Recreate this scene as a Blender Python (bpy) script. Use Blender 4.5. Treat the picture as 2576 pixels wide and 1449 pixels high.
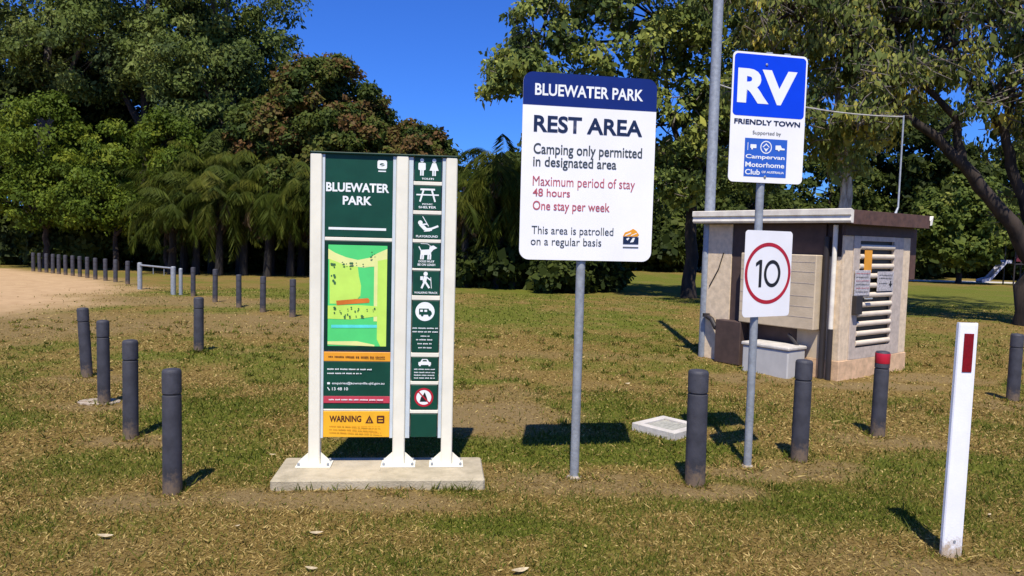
import bpy, math, random
import numpy as np
from mathutils import Vector, Matrix

scene = bpy.context.scene
for o in list(bpy.data.objects):
    bpy.data.objects.remove(o)
COL = scene.collection
R = math.radians

# ------------------------------------------------------------------ camera
CAM_H = 1.6
PITCH, ROLL = R(3.69), R(1.43)
cam_data = bpy.data.cameras.new('camera')
cam_data.sensor_width = 36.0
cam_data.lens = 1860.0 / 2576.0 * 36.0
cam_data.clip_start = 0.05
cam_data.clip_end = 2000.0
cam = bpy.data.objects.new('camera', cam_data)
COL.objects.link(cam)
cam.matrix_world = Matrix.Translation((0, 0, CAM_H)) @ Matrix.Rotation(R(90) - PITCH, 4, 'X') @ Matrix.Rotation(ROLL, 4, 'Z')
scene.camera = cam

# ------------------------------------------------------------------ world and sun
SUN_EL = R(60)
SUN_H = Vector((-0.07, -1.0, 0)).normalized()
world = bpy.data.worlds.new('World')
scene.world = world
world.use_nodes = True
wn, wl = world.node_tree.nodes, world.node_tree.links
wn.clear()
sky = wn.new('ShaderNodeTexSky')
sky.sky_type = 'NISHITA'
sky.sun_disc = False
sky.sun_elevation = SUN_EL
sky.sun_rotation = math.atan2(SUN_H.x, SUN_H.y)
sky.air_density = 1.0
sky.dust_density = 0.2
sky.ozone_density = 4.0
sky.altitude = 0
hs = wn.new('ShaderNodeVectorMath'); hs.operation = 'MULTIPLY'
hs.inputs[1].default_value = (0.29, 0.64, 1.45)      # deep polarised blue
wb = wn.new('ShaderNodeBackground')
wb.inputs['Strength'].default_value = 0.088
wo = wn.new('ShaderNodeOutputWorld')
wl.new(sky.outputs[0], hs.inputs[0])
wl.new(hs.outputs[0], wb.inputs['Color'])
wl.new(wb.outputs[0], wo.inputs['Surface'])

sun_data = bpy.data.lights.new('sun', 'SUN')
sun_data.energy = 4.9
sun_data.angle = R(0.5)
sun_data.color = (1.0, 0.93, 0.82)
sun = bpy.data.objects.new('sun', sun_data)
COL.objects.link(sun)
to_sun = Vector((SUN_H.x * math.cos(SUN_EL), SUN_H.y * math.cos(SUN_EL), math.sin(SUN_EL)))
sun.rotation_euler = (-to_sun).to_track_quat('-Z', 'Y').to_euler()
sun.location = (0, -5, 20)

scene.view_settings.view_transform = 'Standard'
scene.view_settings.look = 'None'
scene.view_settings.exposure = 0.35
scene.view_settings.gamma = 1.0

# ------------------------------------------------------------------ survey helpers: a point read off the photo becomes a point on a real surface
_ca = np.array([[1, 0, 0], [0, math.cos(R(90) - PITCH), -math.sin(R(90) - PITCH)], [0, math.sin(R(90) - PITCH), math.cos(R(90) - PITCH)]])
_cr = np.array([[math.cos(ROLL), -math.sin(ROLL), 0], [math.sin(ROLL), math.cos(ROLL), 0], [0, 0, 1]])
def ray(x, y):
    return _ca @ _cr @ np.array([(x - 1288) / 1860.0, -(y - 724.5) / 1860.0, -1.0])
def ground_at(x, y, z=0.0):
    d = ray(x, y); t = (z - CAM_H) / d[2]
    return (t * d[0], t * d[1])
def plane_at(x, y, o, yaw):
    """local (x, z) on the upright plane through o that runs along yaw"""
    c, s = math.cos(yaw), math.sin(yaw)
    d = ray(x, y); n = np.array([-s, c, 0]); oc = np.array([o[0], o[1], -CAM_H])
    q = d * (oc @ n) / (d @ n) + np.array([0, 0, CAM_H]) - np.array([o[0], o[1], 0])
    return (q[0] * c + q[1] * s, q[2])
def lx(x, Y): return (x - 1288) / 1860.0 * Y
def lz(x, y, Y): return CAM_H + (604.5 + 0.025 * (x - 1288) - y) / 1860.0 * Y

# ------------------------------------------------------------------ materials
def new_mat(name):
    m = bpy.data.materials.new(name); m.use_nodes = True
    nt = m.node_tree; b = nt.nodes['Principled BSDF']
    return m, nt, b
def N(nt, t, **kw):
    n = nt.nodes.new(t)
    for k, v in kw.items():
        if k in n.inputs.keys(): n.inputs[k].default_value = v
        else: setattr(n, k, v)
    return n
def ramp(nt, stops):
    r = nt.nodes.new('ShaderNodeValToRGB')
    e = r.color_ramp.elements
    while len(e) < len(stops): e.new(0.5)
    for i, (p, c) in enumerate(stops):
        e[i].position = p; e[i].color = (*c, 1)
    return r
def surf(name, col, rough=0.6, metal=0.0, var=0.12, scale=8.0, bump=0.0, bscale=60.0, dirt=None, spec=0.5):
    m, nt, b = new_mat(name); L = nt.links
    tc = N(nt, 'ShaderNodeTexCoord')
    n1 = N(nt, 'ShaderNodeTexNoise', Scale=scale, Detail=6.0, Roughness=0.6)
    L.new(tc.outputs['Object'], n1.inputs['Vector'])
    c2 = dirt or tuple(c * (1 - 2 * var) for c in col)
    rp = ramp(nt, [(0.35, c2), (0.62, col)])
    L.new(n1.outputs['Fac'], rp.inputs[0]); L.new(rp.outputs[0], b.inputs['Base Color'])
    b.inputs['Roughness'].default_value = rough; b.inputs['Metallic'].default_value = metal
    b.inputs['Specular IOR Level'].default_value = spec
    if bump:
        n2 = N(nt, 'ShaderNodeTexNoise', Scale=bscale, Detail=4.0)
        L.new(tc.outputs['Object'], n2.inputs['Vector'])
        bp = N(nt, 'ShaderNodeBump', Strength=bump, Distance=0.01)
        L.new(n2.outputs['Fac'], bp.inputs['Height']); L.new(bp.outputs[0], b.inputs['Normal'])
    return m
M = {}
def splashed(name, col, rough, soil, top, spec=.4, scale=14, var=.12, bump=.3):
    m = surf(name, col, rough, var=var, scale=scale, bump=bump, bscale=120, spec=spec)
    nt = m.node_tree; b = nt.nodes['Principled BSDF']; L = nt.links
    src = b.inputs['Base Color'].links[0].from_socket
    tc = N(nt, 'ShaderNodeTexCoord'); sp_ = N(nt, 'ShaderNodeSeparateXYZ'); L.new(tc.outputs['Object'], sp_.inputs[0])
    nz = N(nt, 'ShaderNodeTexNoise', Scale=26.0, Detail=6.0, Roughness=.75); L.new(tc.outputs['Object'], nz.inputs['Vector'])
    mr = N(nt, 'ShaderNodeMapRange'); mr.inputs['From Min'].default_value = 0; mr.inputs['From Max'].default_value = top; mr.inputs['To Min'].default_value = .30; mr.inputs['To Max'].default_value = -.18
    L.new(sp_.outputs['Z'], mr.inputs['Value'])
    ad = N(nt, 'ShaderNodeMath', operation='ADD'); L.new(nz.outputs['Fac'], ad.inputs[0]); L.new(mr.outputs[0], ad.inputs[1])
    rp = ramp(nt, [(.50, (0, 0, 0)), (.72, (1, 1, 1))]); L.new(ad.outputs[0], rp.inputs[0])
    mx = nt.nodes.new('ShaderNodeMix'); mx.data_type = 'RGBA'; L.new(rp.outputs[0], mx.inputs[0]); L.new(src, mx.inputs[6]); mx.inputs[7].default_value = (*soil, 1)
    L.new(mx.outputs[2], b.inputs['Base Color'])
    # fine vertical scuffs
    return m
M['cream'] = surf('cream_powdercoat', (0.84, 0.80, 0.64), 0.45, var=0.05, scale=5)
M['cream_side'] = surf('aluminium_channel', (0.60, 0.66, 0.66), 0.4, var=0.06)
M['green'] = surf('dark_green_panel', (0.006, 0.062, 0.036), 0.45, var=0.1, spec=0.3)
M['green_frame'] = surf('deep_green_frame', (0.004, 0.035, 0.02), 0.4, var=0.1, spec=0.3)
M['white'] = surf('white_sign_face', (0.90, 0.89, 0.87), 0.4, var=0.03, scale=3)
M['white_ink'] = surf('white_ink', (0.86, 0.88, 0.85), 0.45, var=0.03)
M['navy'] = surf('navy_ink', (0.006, 0.022, 0.16), 0.4, var=0.05, spec=0.3)
M['navy_text'] = surf('navy_text_ink', (0.008, 0.018, 0.06), 0.4, var=0.05)
M['grey_ink'] = surf('charcoal_ink', (0.045, 0.06, 0.07), 0.5, var=0.05)
M['red_ink'] = surf('faded_red_ink', (0.50, 0.10, 0.13), 0.5, var=0.08)
M['red'] = surf('red_ink', (0.50, 0.012, 0.03), 0.4, var=0.1)
M['pink'] = surf('pink_red_strip', (0.55, 0.05, 0.08), 0.45, var=0.08)
M['orange'] = surf('orange_panel', (0.85, 0.36, 0.02), 0.45, var=0.06)
M['yellow'] = surf('yellow_panel', (0.88, 0.45, 0.02), 0.45, var=0.06)
M['brown_ink'] = surf('dark_brown_ink', (0.10, 0.02, 0.006), 0.5)
M['blue'] = surf('bright_blue_ink', (0.002, 0.052, 0.70), 0.4, var=0.03, spec=0.3)
M['blue2'] = surf('mid_blue_ink', (0.03, 0.12, 0.52), 0.4, var=0.05, spec=0.3)
M['black'] = surf('black_ink', (0.012, 0.012, 0.012), 0.5)
M['back'] = surf('sign_back_metal', (0.35, 0.36, 0.37), 0.4, metal=0.7, var=0.1)
M['galv'] = surf('galvanised_steel', (0.36, 0.385, 0.40), 0.5, metal=0.25, var=0.14, scale=22, bump=0.15, bscale=90)
M['bollard'] = splashed('charcoal_plastic', (0.062, 0.062, 0.074), .62, (0.16, 0.115, 0.075), .22, .35, 9, .22)
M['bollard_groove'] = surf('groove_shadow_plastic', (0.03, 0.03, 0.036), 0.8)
M['white_post'] = splashed('white_plastic_post', (0.88, 0.89, 0.91), .4, (0.46, 0.36, 0.25), .16, .5, 5, .04, .1)
M['reflector'] = surf('red_reflector', (0.22, 0.002, 0.012), 0.25, var=0.15, scale=120)
M['concrete'] = surf('weathered_concrete', (0.4836, 0.4140, 0.2790), 0.9, var=0.2, scale=7, bump=0.5, bscale=90, dirt=(0.3348, 0.2852, 0.1845))
M['concrete_pale'] = surf('pale_concrete', (0.58, 0.54, 0.47), 0.9, var=0.12, scale=9, bump=0.4, bscale=110)
M['footing'] = surf('earthy_concrete', (0.42, 0.36, 0.27), 0.95, var=0.25, scale=25, bump=0.6, bscale=80, dirt=(0.27, 0.20, 0.14))
M['cast_lid'] = surf('pit_lid_grey', (0.40, 0.39, 0.32), 0.8, var=0.2, scale=30, bump=0.3)
M['shed_beige'] = surf('beige_board', (0.60, 0.48, 0.32), 0.8, var=0.08, scale=5, bump=0.2)
M['shed_pale'] = surf('pale_timber_trim', (0.80, 0.63, 0.42), 0.75, var=0.12, scale=12, bump=0.25)
M['shed_brown'] = surf('dark_brown_cladding', (0.075, 0.045, 0.035), 0.75, var=0.15, scale=9)
M['roof_brown'] = surf('brown_barge_board', (0.125, 0.062, 0.040), 0.7, var=0.2, scale=12)
M['gutter'] = surf('cream_gutter', (0.90, 0.84, 0.68), 0.5, var=0.10, scale=6, dirt=(0.70, 0.63, 0.52))
M['door_grey'] = surf('lilac_grey_door', (0.58, 0.485, 0.39), 0.6, var=0.12, scale=14)
M['slat'] = surf('louvre_slat', (0.74, 0.63, 0.48), 0.6, var=0.06)
M['orange_base'] = surf('sandy_block_base', (0.74, 0.49, 0.28), 0.9, var=0.15, scale=9, bump=0.4)
M['greybox'] = surf('pale_grey_fibreglass', (0.50, 0.49, 0.46), 0.5, var=0.05)
M['dark_metal'] = surf('dark_pipe', (0.03, 0.024, 0.022), 0.55, var=0.1)
M['notice'] = surf('notice_paper', (0.60, 0.56, 0.55), 0.7, var=0.25, scale=40)
M['slide'] = surf('slide_plastic', (0.50, 0.50, 0.58), 0.35, var=0.05)
M['slide_red'] = surf('maroon_panel', (0.12, 0.015, 0.02), 0.5, var=0.1)
M['cable'] = surf('weathered_cable', (0.42, 0.40, 0.36), 0.6)
M['dead_leaf'] = surf('dry_fallen_leaf', (0.62, 0.50, 0.30), 0.8, var=0.25, scale=30)

def foliage(name, stops, trans=0.22):
    m, nt, b = new_mat(name); L = nt.links
    at = N(nt, 'ShaderNodeAttribute', attribute_name='tint')
    rp = ramp(nt, stops)
    L.new(at.outputs['Fac'], rp.inputs[0])
    L.new(rp.outputs[0], b.inputs['Base Color'])
    b.inputs['Roughness'].default_value = 0.6
    b.inputs['Specular IOR Level'].default_value = 0.12
    tr = N(nt, 'ShaderNodeBsdfTranslucent')
    L.new(rp.outputs[0], tr.inputs['Color'])
    mx = N(nt, 'ShaderNodeMixShader'); mx.inputs[0].default_value = trans + .1
    out = nt.nodes['Material Output']
    L.new(b.outputs[0], mx.inputs[1]); L.new(tr.outputs[0], mx.inputs[2]); L.new(mx.outputs[0], out.inputs['Surface'])
    return m
M['leaf_euc'] = foliage('eucalypt_leaves', [(0.0, (0.0581, 0.0856, 0.0276)), (0.5, (0.1196, 0.1616, 0.0322)), (1.0, (0.2157, 0.2471, 0.0690))])
M['leaf_bright'] = foliage('fresh_green_leaves', [(0.0, (0.0540, 0.0860, 0.0083)), (0.5, (0.1016, 0.1517, 0.0150)), (1.0, (0.1915, 0.2226, 0.0205))])
M['leaf_mango'] = foliage('rusty_mango_leaves', [(0.0, (0.036, 0.062, 0.013)), (0.5, (0.092, 0.118, 0.02)), (0.72, (0.125, 0.122, 0.026)), (0.86, (0.118, 0.080, 0.026)), (1.0, (0.16, 0.085, 0.032))])
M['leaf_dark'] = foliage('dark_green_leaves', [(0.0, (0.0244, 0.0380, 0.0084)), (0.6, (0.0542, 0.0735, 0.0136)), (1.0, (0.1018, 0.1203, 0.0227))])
M['leaf_round'] = foliage('mid_green_leaves', [(0.0, (0.0356, 0.0570, 0.0117)), (0.6, (0.0890, 0.1141, 0.0210)), (1.0, (0.1662, 0.1764, 0.0420))])
M['leaf_lawn_tree'] = foliage('light_green_leaves', [(0.0, (0.0534, 0.0855, 0.0164)), (0.6, (0.1335, 0.1711, 0.0294)), (1.0, (0.2493, 0.2646, 0.0588))])
M['leaf_yellow'] = foliage('yellow_olive_leaves', [(0.0, (0.0710, 0.1030, 0.0277)), (0.45, (0.1823, 0.2153, 0.0515)), (0.78, (0.3442, 0.3276, 0.0673)), (1.0, (0.6683, 0.5429, 0.0990))])
M['leaf_olive'] = foliage('olive_leaves', [(0.0, (0.0577, 0.0872, 0.0254)), (0.45, (0.1364, 0.1801, 0.0416)), (0.8, (0.2888, 0.3139, 0.0649)), (1.0, (0.4988, 0.4939, 0.1044))])
M['leaf_palm'] = foliage('palm_leaflets', [(0.0, (0.0330, 0.0530, 0.0070)), (0.5, (0.0704, 0.0938, 0.0118)), (1.0, (0.1410, 0.1388, 0.0206))])
M['leaf_dead'] = foliage('dead_palm_fronds', [(0.0, (0.09, 0.06, 0.03)), (1.0, (0.24, 0.17, 0.09))])

def bark(name, c1, c2, scale=6):
    m, nt, b = new_mat(name); L = nt.links
    tc = N(nt, 'ShaderNodeTexCoord'); mp = N(nt, 'ShaderNodeMapping'); mp.inputs['Scale'].default_value = (1, 1, 0.25)
    n1 = N(nt, 'ShaderNodeTexNoise', Scale=scale, Detail=8.0, Roughness=0.65)
    L.new(tc.outputs['Object'], mp.inputs[0]); L.new(mp.outputs[0], n1.inputs['Vector'])
    rp = ramp(nt, [(0.38, c1), (0.6, c2)]); L.new(n1.outputs['Fac'], rp.inputs[0]); L.new(rp.outputs[0], b.inputs['Base Color'])
    bp = N(nt, 'ShaderNodeBump', Strength=0.6, Distance=0.04); L.new(n1.outputs['Fac'], bp.inputs['Height']); L.new(bp.outputs[0], b.inputs['Normal'])
    b.inputs['Roughness'].default_value = 0.9
    return m
M['bark_dark'] = bark('dark_bark', (0.0112, 0.0083, 0.0063), (0.0464, 0.0315, 0.0224))
M['bark_palm'] = bark('dark_palm_stem', (0.008, 0.007, 0.006), (0.03, 0.024, 0.018))
M['bark_twig'] = bark('grey_twig_bark', (0.06, 0.05, 0.04), (0.20, 0.17, 0.14))
M['bark_pale'] = bark('pale_paperbark', (0.2040, 0.1650, 0.1280), (0.6120, 0.5610, 0.4800), 9)
M['bark_grey'] = bark('grey_bark', (0.05, 0.042, 0.035), (0.17, 0.145, 0.12))

# ------------------------------------------------------------------ mesh helpers
class MB:
    def __init__(s): s.v, s.f, s.m = [], [], []
    def add(s, vs, fs, mi=0):
        b = len(s.v); s.v += [tuple(v) for v in vs]; s.f += [tuple(b + i for i in f) for f in fs]; s.m += [mi] * len(fs)
    def box(s, x0, x1, y0, y1, z0, z1, bev=0.0, mi=0):
        if bev <= 0:
            vs = [(x, y, z) for z in (z0, z1) for y in (y0, y1) for x in (x0, x1)]
            s.add(vs, [(0, 2, 3, 1), (4, 5, 7, 6), (0, 1, 5, 4), (2, 6, 7, 3), (0, 4, 6, 2), (1, 3, 7, 5)], mi); return
        # chamfered box: vertical edges and both rims
        b = bev
        def ring(i, z):
            return [(x0 + b + i, y0 + i, z), (x1 - b - i, y0 + i, z), (x1 - i, y0 + b + i, z), (x1 - i, y1 - b - i, z),
                    (x1 - b - i, y1 - i, z), (x0 + b + i, y1 - i, z), (x0 + i, y1 - b - i, z), (x0 + i, y0 + b + i, z)]
        rs = [ring(b * .7, z0), ring(0, z0 + b), ring(0, z1 - b), ring(b * .7, z1)]
        vs = sum(rs, []); fs = [tuple(reversed(range(8)))]
        for k in range(3):
            for i in range(8):
                j = (i + 1) % 8; fs.append((k * 8 + i, k * 8 + j, (k + 1) * 8 + j, (k + 1) * 8 + i))
        fs.append(tuple(range(24, 32))); s.add(vs, fs, mi)
    def lathe(s, prof, seg=24, cx=0, cy=0, mi=0):
        vs = []
        for r, z in prof:
            for i in range(seg):
                a = 2 * math.pi * i / seg; vs.append((cx + r * math.cos(a), cy + r * math.sin(a), z))
        fs = []
        for k in range(len(prof) - 1):
            for i in range(seg):
                j = (i + 1) % seg; fs.append((k * seg + i, k * seg + j, (k + 1) * seg + j, (k + 1) * seg + i))
        fs.append(tuple(reversed(range(seg)))); fs.append(tuple(range((len(prof) - 1) * seg, len(prof) * seg)))
        s.add(vs, fs, mi)
    def tube(s, pts, rad, seg=8, mi=0):
        pts = [Vector(p) for p in pts]
        if not isinstance(rad, (list, tuple)): rad = [rad] * len(pts)
        vs = []; ref = None
        for i, p in enumerate(pts):
            t = (pts[min(i + 1, len(pts) - 1)] - pts[max(i - 1, 0)])
            if t.length < 1e-6: t = Vector((0, 0, 1))
            t.normalize()
            if ref is None: ref = Vector((1, 0, 0)) if abs(t.x) < .8 else Vector((0, 1, 0))
            a = (ref - t * ref.dot(t)); a.normalize(); ref = a; b = t.cross(a)
            for k in range(seg):
                an = 2 * math.pi * k / seg; vs.append(p + (a * math.cos(an) + b * math.sin(an)) * rad[i])
        fs = []
        for k in range(len(pts) - 1):
            for i in range(seg):
                j = (i + 1) % seg; fs.append((k * seg + i, k * seg + j, (k + 1) * seg + j, (k + 1) * seg + i))
        fs.append(tuple(reversed(range(seg)))); fs.append(tuple(range((len(pts) - 1) * seg, len(pts) * seg)))
        s.add(vs, fs, mi)
    def prism(s, poly, y0, y1, mi=0):
        """poly in (x, z), front at y0 (towards the viewer side), back at y1"""
        n = len(poly)
        vs = [(x, y0, z) for x, z in poly] + [(x, y1, z) for x, z in poly]
        fs = [tuple(range(n)), tuple(reversed(range(n, 2 * n)))]
        for i in range(n):
            j = (i + 1) % n; fs.append((j, i, n + i, n + j))
        s.add(vs, fs, mi)
    def build(s, name, mats, parent=None, smooth=False):
        me = bpy.data.meshes.new(name); me.from_pydata(s.v, [], s.f); me.update()
        if not isinstance(mats, (list, tuple)): mats = [mats]
        for m in mats: me.materials.append(m)
        if len(mats) > 1: me.polygons.foreach_set('material_index', s.m)
        if smooth:
            me.polygons.foreach_set('use_smooth', [True] * len(me.polygons))
            me.set_sharp_from_angle(angle=R(35))
        o = bpy.data.objects.new(name, me); COL.objects.link(o)
        if parent: o.parent = parent
        return o
def tag(o, label=None, cat=None, group=None, kind=None):
    if label: o['label'] = label
    if cat: o['category'] = cat
    if group: o['group'] = group
    if kind: o['kind'] = kind
    return o
def empty(name, loc, rz=0.0):
    o = bpy.data.objects.new(name, None); o.empty_display_size = 0.2; COL.objects.link(o)
    o.location = (loc[0], loc[1], loc[2] if len(loc) > 2 else 0); o.rotation_euler = (0, 0, rz); return o
def copy_tree(o, parent=None):
    c = o.copy(); COL.objects.link(c); c.parent = parent
    for ch in list(o.children): copy_tree(ch, c)
    return c
def rrect(x0, x1, z0, z1, r, n=6):
    p = []
    for cx, cz, a0 in ((x1 - r, z0 + r, -90), (x1 - r, z1 - r, 0), (x0 + r, z1 - r, 90), (x0 + r, z0 + r, 180)):
        for i in range(n + 1):
            a = R(a0 + 90 * i / n); p.append((cx + r * math.cos(a), cz + r * math.sin(a)))
    return p
class Flat:
    """print on a sign face: thin shapes stepped a hair proud of each other"""
    def __init__(s, y): s.mb = MB(); s.y = y; s.k = 0
    def poly(s, p, mi=0):
        a = sum(p[i][0] * p[(i + 1) % len(p)][1] - p[(i + 1) % len(p)][0] * p[i][1] for i in range(len(p)))
        if a < 0: p = p[::-1]
        y = s.y - 0.0002 * s.k; s.k += 1
        s.mb.add([(x, y, z) for x, z in p], [tuple(range(len(p)))], mi)
    def rect(s, x0, x1, z0, z1, mi=0): s.poly([(x0, z0), (x1, z0), (x1, z1), (x0, z1)], mi)
    def disc(s, x, z, r, rz=None, n=28, mi=0):
        rz = rz or r; s.poly([(x + r * math.cos(2 * math.pi * i / n), z + rz * math.sin(2 * math.pi * i / n)) for i in range(n)], mi)
    def line(s, x0, z0, x1, z1, w, mi=0):
        dx, dz = x1 - x0, z1 - z0; l = math.hypot(dx, dz) or 1; px, pz = -dz / l * w / 2, dx / l * w / 2
        s.poly([(x0 + px, z0 + pz), (x0 - px, z0 - pz), (x1 - px, z1 - pz), (x1 + px, z1 + pz)], mi)
    def ring(s, x, z, r, w, rz=None, n=40, mi=0):
        rz = rz or r; y = s.y - 0.0002 * s.k; s.k += 1
        vs = []
        for i in range(n):
            a = 2 * math.pi * i / n
            vs += [(x + r * math.cos(a), y, z + rz * math.sin(a)), (x + (r - w) * math.cos(a), y, z + (rz - w) * math.sin(a))]
        s.mb.add(vs, [(2 * i, 2 * ((i + 1) % n), 2 * ((i + 1) % n) + 1, 2 * i + 1) for i in range(n)], mi)
    def build(s, name, mats, parent): return s.mb.build(name, mats, parent)
def lettering(name, text, x0, x1, z0, z1, y, mat, parent, bold=0.0, shear=0.0):
    cu = bpy.data.curves.new(name, 'FONT'); cu.body = text; cu.offset = bold; cu.shear = shear; cu.resolution_u = 4
    to = bpy.data.objects.new(name, cu); COL.objects.link(to)
    dg = bpy.context.evaluated_depsgraph_get(); dg.update()
    me = bpy.data.meshes.new_from_object(to.evaluated_get(dg))
    bpy.data.objects.remove(to); bpy.data.curves.remove(cu)
    n = len(me.vertices); co = np.zeros(n * 3); me.vertices.foreach_get('co', co); co = co.reshape(-1, 3)
    mn, mx = co.min(0), co.max(0)
    out = np.empty_like(co)
    out[:, 0] = x0 + (co[:, 0] - mn[0]) / (mx[0] - mn[0]) * (x1 - x0)
    out[:, 2] = z0 + (co[:, 1] - mn[1]) / (mx[1] - mn[1]) * (z1 - z0)
    out[:, 1] = y
    me.vertices.foreach_set('co', out.ravel()); me.materials.clear(); me.materials.append(mat); me.update()
    o = bpy.data.objects.new(name, me); COL.objects.link(o); o.parent = parent
    return o

# ------------------------------------------------------------------ noise for the ground
def vnoise(x, y, seed=0):
    xi = np.floor(x).astype(np.int64); yi = np.floor(y).astype(np.int64); xf = x - xi; yf = y - yi
    def h(a, b):
        v = (a * 374761393 + b * 668265263 + seed * 1442695041) & 0xffffffff
        v = ((v ^ (v >> 13)) * 1274126177) & 0xffffffff
        return ((v ^ (v >> 16)) & 0xffff) / 65535.0
    u = xf * xf * (3 - 2 * xf); w = yf * yf * (3 - 2 * yf)
    return (h(xi, yi) * (1 - u) + h(xi + 1, yi) * u) * (1 - w) + (h(xi, yi + 1) * (1 - u) + h(xi + 1, yi + 1) * u) * w
def fbm(x, y, seed=0, o=4):
    s = np.zeros_like(x); a = 0.5; t = 0
    for i in range(o):
        s += a * vnoise(x * 2 ** i + 17.3 * i, y * 2 ** i + 9.1 * i, seed + i); t += a; a *= 0.55
    return s / t
def sm(a, b, x): t = np.clip((x - a) / (b - a), 0, 1); return t * t * (3 - 2 * t)
# worn or bare spots: x, y, rx, ry, strength
BARE = [(-1.1, 4.42, 1.15, 0.22, .95), (-2.15, 4.3, .42, .22, .8), (0.5, 4.85, .75, .3, .8), (1.3, 4.72, .5, .22, .9),
        (1.9, 5.15, .6, .22, .75), (2.3, 5.35, .4, .2, .7), (3.2, 6.1, .55, .3, .7), (-2.95, 5.55, .45, .18, .8), (-3.75, 6.65, .5, .2, .8),
        (-4.5, 7.9, .6, .25, .7), (-0.2, 6.6, .95, .75, 1.0), (-0.1, 7.6, .6, .4, .6), (4.3, 8.6, .9, .3, 1.0), (5.2, 9.2, .9, .4, .9), (3.0, 8.9, 1.0, .35, .7),
        (3.2, 3.4, 1.3, .45, .95), (5.4, 7.7, .6, .4, .8), (-8.3, 12.0, 2.5, 2.5, .75), (-7.5, 17.2, 2.6, 1.6, .7), (-4.6, 14.0, 2.6, .8, .55), (2.3, 3.6, .5, .2, .6),
        (0.5, 10.4, 3.4, .4, .4), (-5.2, 12.6, 3.0, 1.2, .6)]
GREEN = [(0.3, 5.65, 1.9, .35, 1.0), (1.3, 6.9, 1.2, .5, .6), (-1.6, 5.2, .45, .3, .5), (-2.9, 6.6, .8, .5, .7), (-4.4, 6.1, .8, .4, .8), (-0.1, 4.05, .6, .14, .8), (2.2, 4.5, .7, .3, .5),
         (0.6, 15.5, 3.5, 2.5, .6), (-0.5, 8.3, .7, .25, .9), (-4.3, 16.6, 3.2, 1.1, .9), (-3.8, 9.4, 1.6, .6, .7), (3.4, 5.6, .7, .3, .7), (-5.5, 20.0, 4.5, 1.5, .7), (13, 27, 14, 9, .8), (3.0, 34, 10, 8, .7), (-3.0, 24, 6, 3, .6)]
def spots(x, y, lst):
    s = np.zeros_like(x); wx = (fbm(x * 2.2, y * 2.2, 51) - .5) * .6; wy = (fbm(x * 2.2, y * 2.2, 77) - .5) * .6
    for cx, cy, rx, ry, st in lst:
        d = np.sqrt(((x - cx) / rx + wx) ** 2 + ((y - cy) / ry + wy) ** 2)
        s = np.maximum(s, st * (1 - sm(0.45, 1.25, d)))
    return s
SB = np.array([(-60, -10), (-10.5, 9), (-9.0, 13), (-9.1, 16), (-10.6, 21), (-13.6, 24.5), (-18.6, 28.6), (-60, 34)])
def sand_mask(x, y):
    bx = np.interp(y, [5, 13, 16, 21, 24.5, 29, 34], [-14.5, -9.3, -9.4, -11.0, -13.8, -19.5, -40])
    d = bx - x + (fbm(x * .7, y * .5, 5) - .5) * 2.6
    return sm(-1.3, 1.5, d) * (1 - sm(29, 30.5, y))
def masks(x, y):
    bare = np.clip(spots(x, y, BARE) + sm(.60, .80, fbm(x * 1.1, y * 1.1, 31)) * .28, 0, 1)
    g = fbm(x * .8 + 3, y * .8, 8) * .55 + fbm(x * 3.1, y * 3.1, 12) * .45
    green = np.clip(sm(.38, .66, g) * .82 - .35 * (1 - sm(3.6, 4.6, y)) * sm(.2, 1.6, x) + spots(x, y, GREEN) - bare * .9, 0, 1)
    sand = sand_mask(x, y)
    return bare, green * (1 - sand), sand

# ------------------------------------------------------------------ ground sheet
def axis(parts): return np.unique(np.concatenate([np.linspace(*p) for p in parts]))
gx = axis([(-400, -40, 16), (-40, -12, 57), (-12, -4, 81), (-4, 5, 181), (5, 12, 60), (12, 40, 50), (40, 400, 16)])
gy = axis([(-30, 2.5, 14), (2.5, 8, 138), (8, 14, 76), (14, 30, 90), (30, 60, 40), (60, 700, 22)])
X, Y = np.meshgrid(gx, gy)
def height(x, y):
    near = 1 - sm(30, 60, np.abs(y) + np.abs(x) * .3)
    return ((fbm(x * 1.6, y * 1.6, 3) - .5) * .03 + (fbm(x * 7, y * 7, 4, 3) - .5) * .014) * near - 0.004
Z = height(X, Y)
b_, g_, s_ = masks(X, Y)
ny, nx = X.shape
me = bpy.data.meshes.new('grass_ground')
me.vertices.add(nx * ny); me.vertices.foreach_set('co', np.stack([X, Y, Z], -1).ravel())
ii = np.arange(nx * ny).reshape(ny, nx)
q = np.stack([ii[:-1, :-1], ii[:-1, 1:], ii[1:, 1:], ii[1:, :-1]], -1).reshape(-1, 4)
me.loops.add(q.size); me.loops.foreach_set('vertex_index', q.ravel().astype(np.int32))
me.polygons.add(len(q)); me.polygons.foreach_set('loop_start', (np.arange(len(q)) * 4).astype(np.int32))
me.polygons.foreach_set('use_smooth', np.ones(len(q), bool))
for nm, a in (('bare', b_), ('green', g_), ('sand', s_)):
    at = me.attributes.new(nm, 'FLOAT', 'POINT'); at.data.foreach_set('value', a.ravel().astype(np.float32))
me.update(); me.validate()
ground = bpy.data.objects.new('grass_ground', me); COL.objects.link(ground)
tag(ground, 'mown park ground of patchy green and dry brown grass with bare earth', kind='structure')
m, nt, bs = new_mat('patchy_ground'); L = nt.links
tc = N(nt, 'ShaderNodeTexCoord')
def att(n): return N(nt, 'ShaderNodeAttribute', attribute_name=n)
def noise(sc, det=5.0, rough=.6):
    n = N(nt, 'ShaderNodeTexNoise', Scale=sc, Detail=det, Roughness=rough); L.new(tc.outputs['Object'], n.inputs['Vector']); return n
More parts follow.
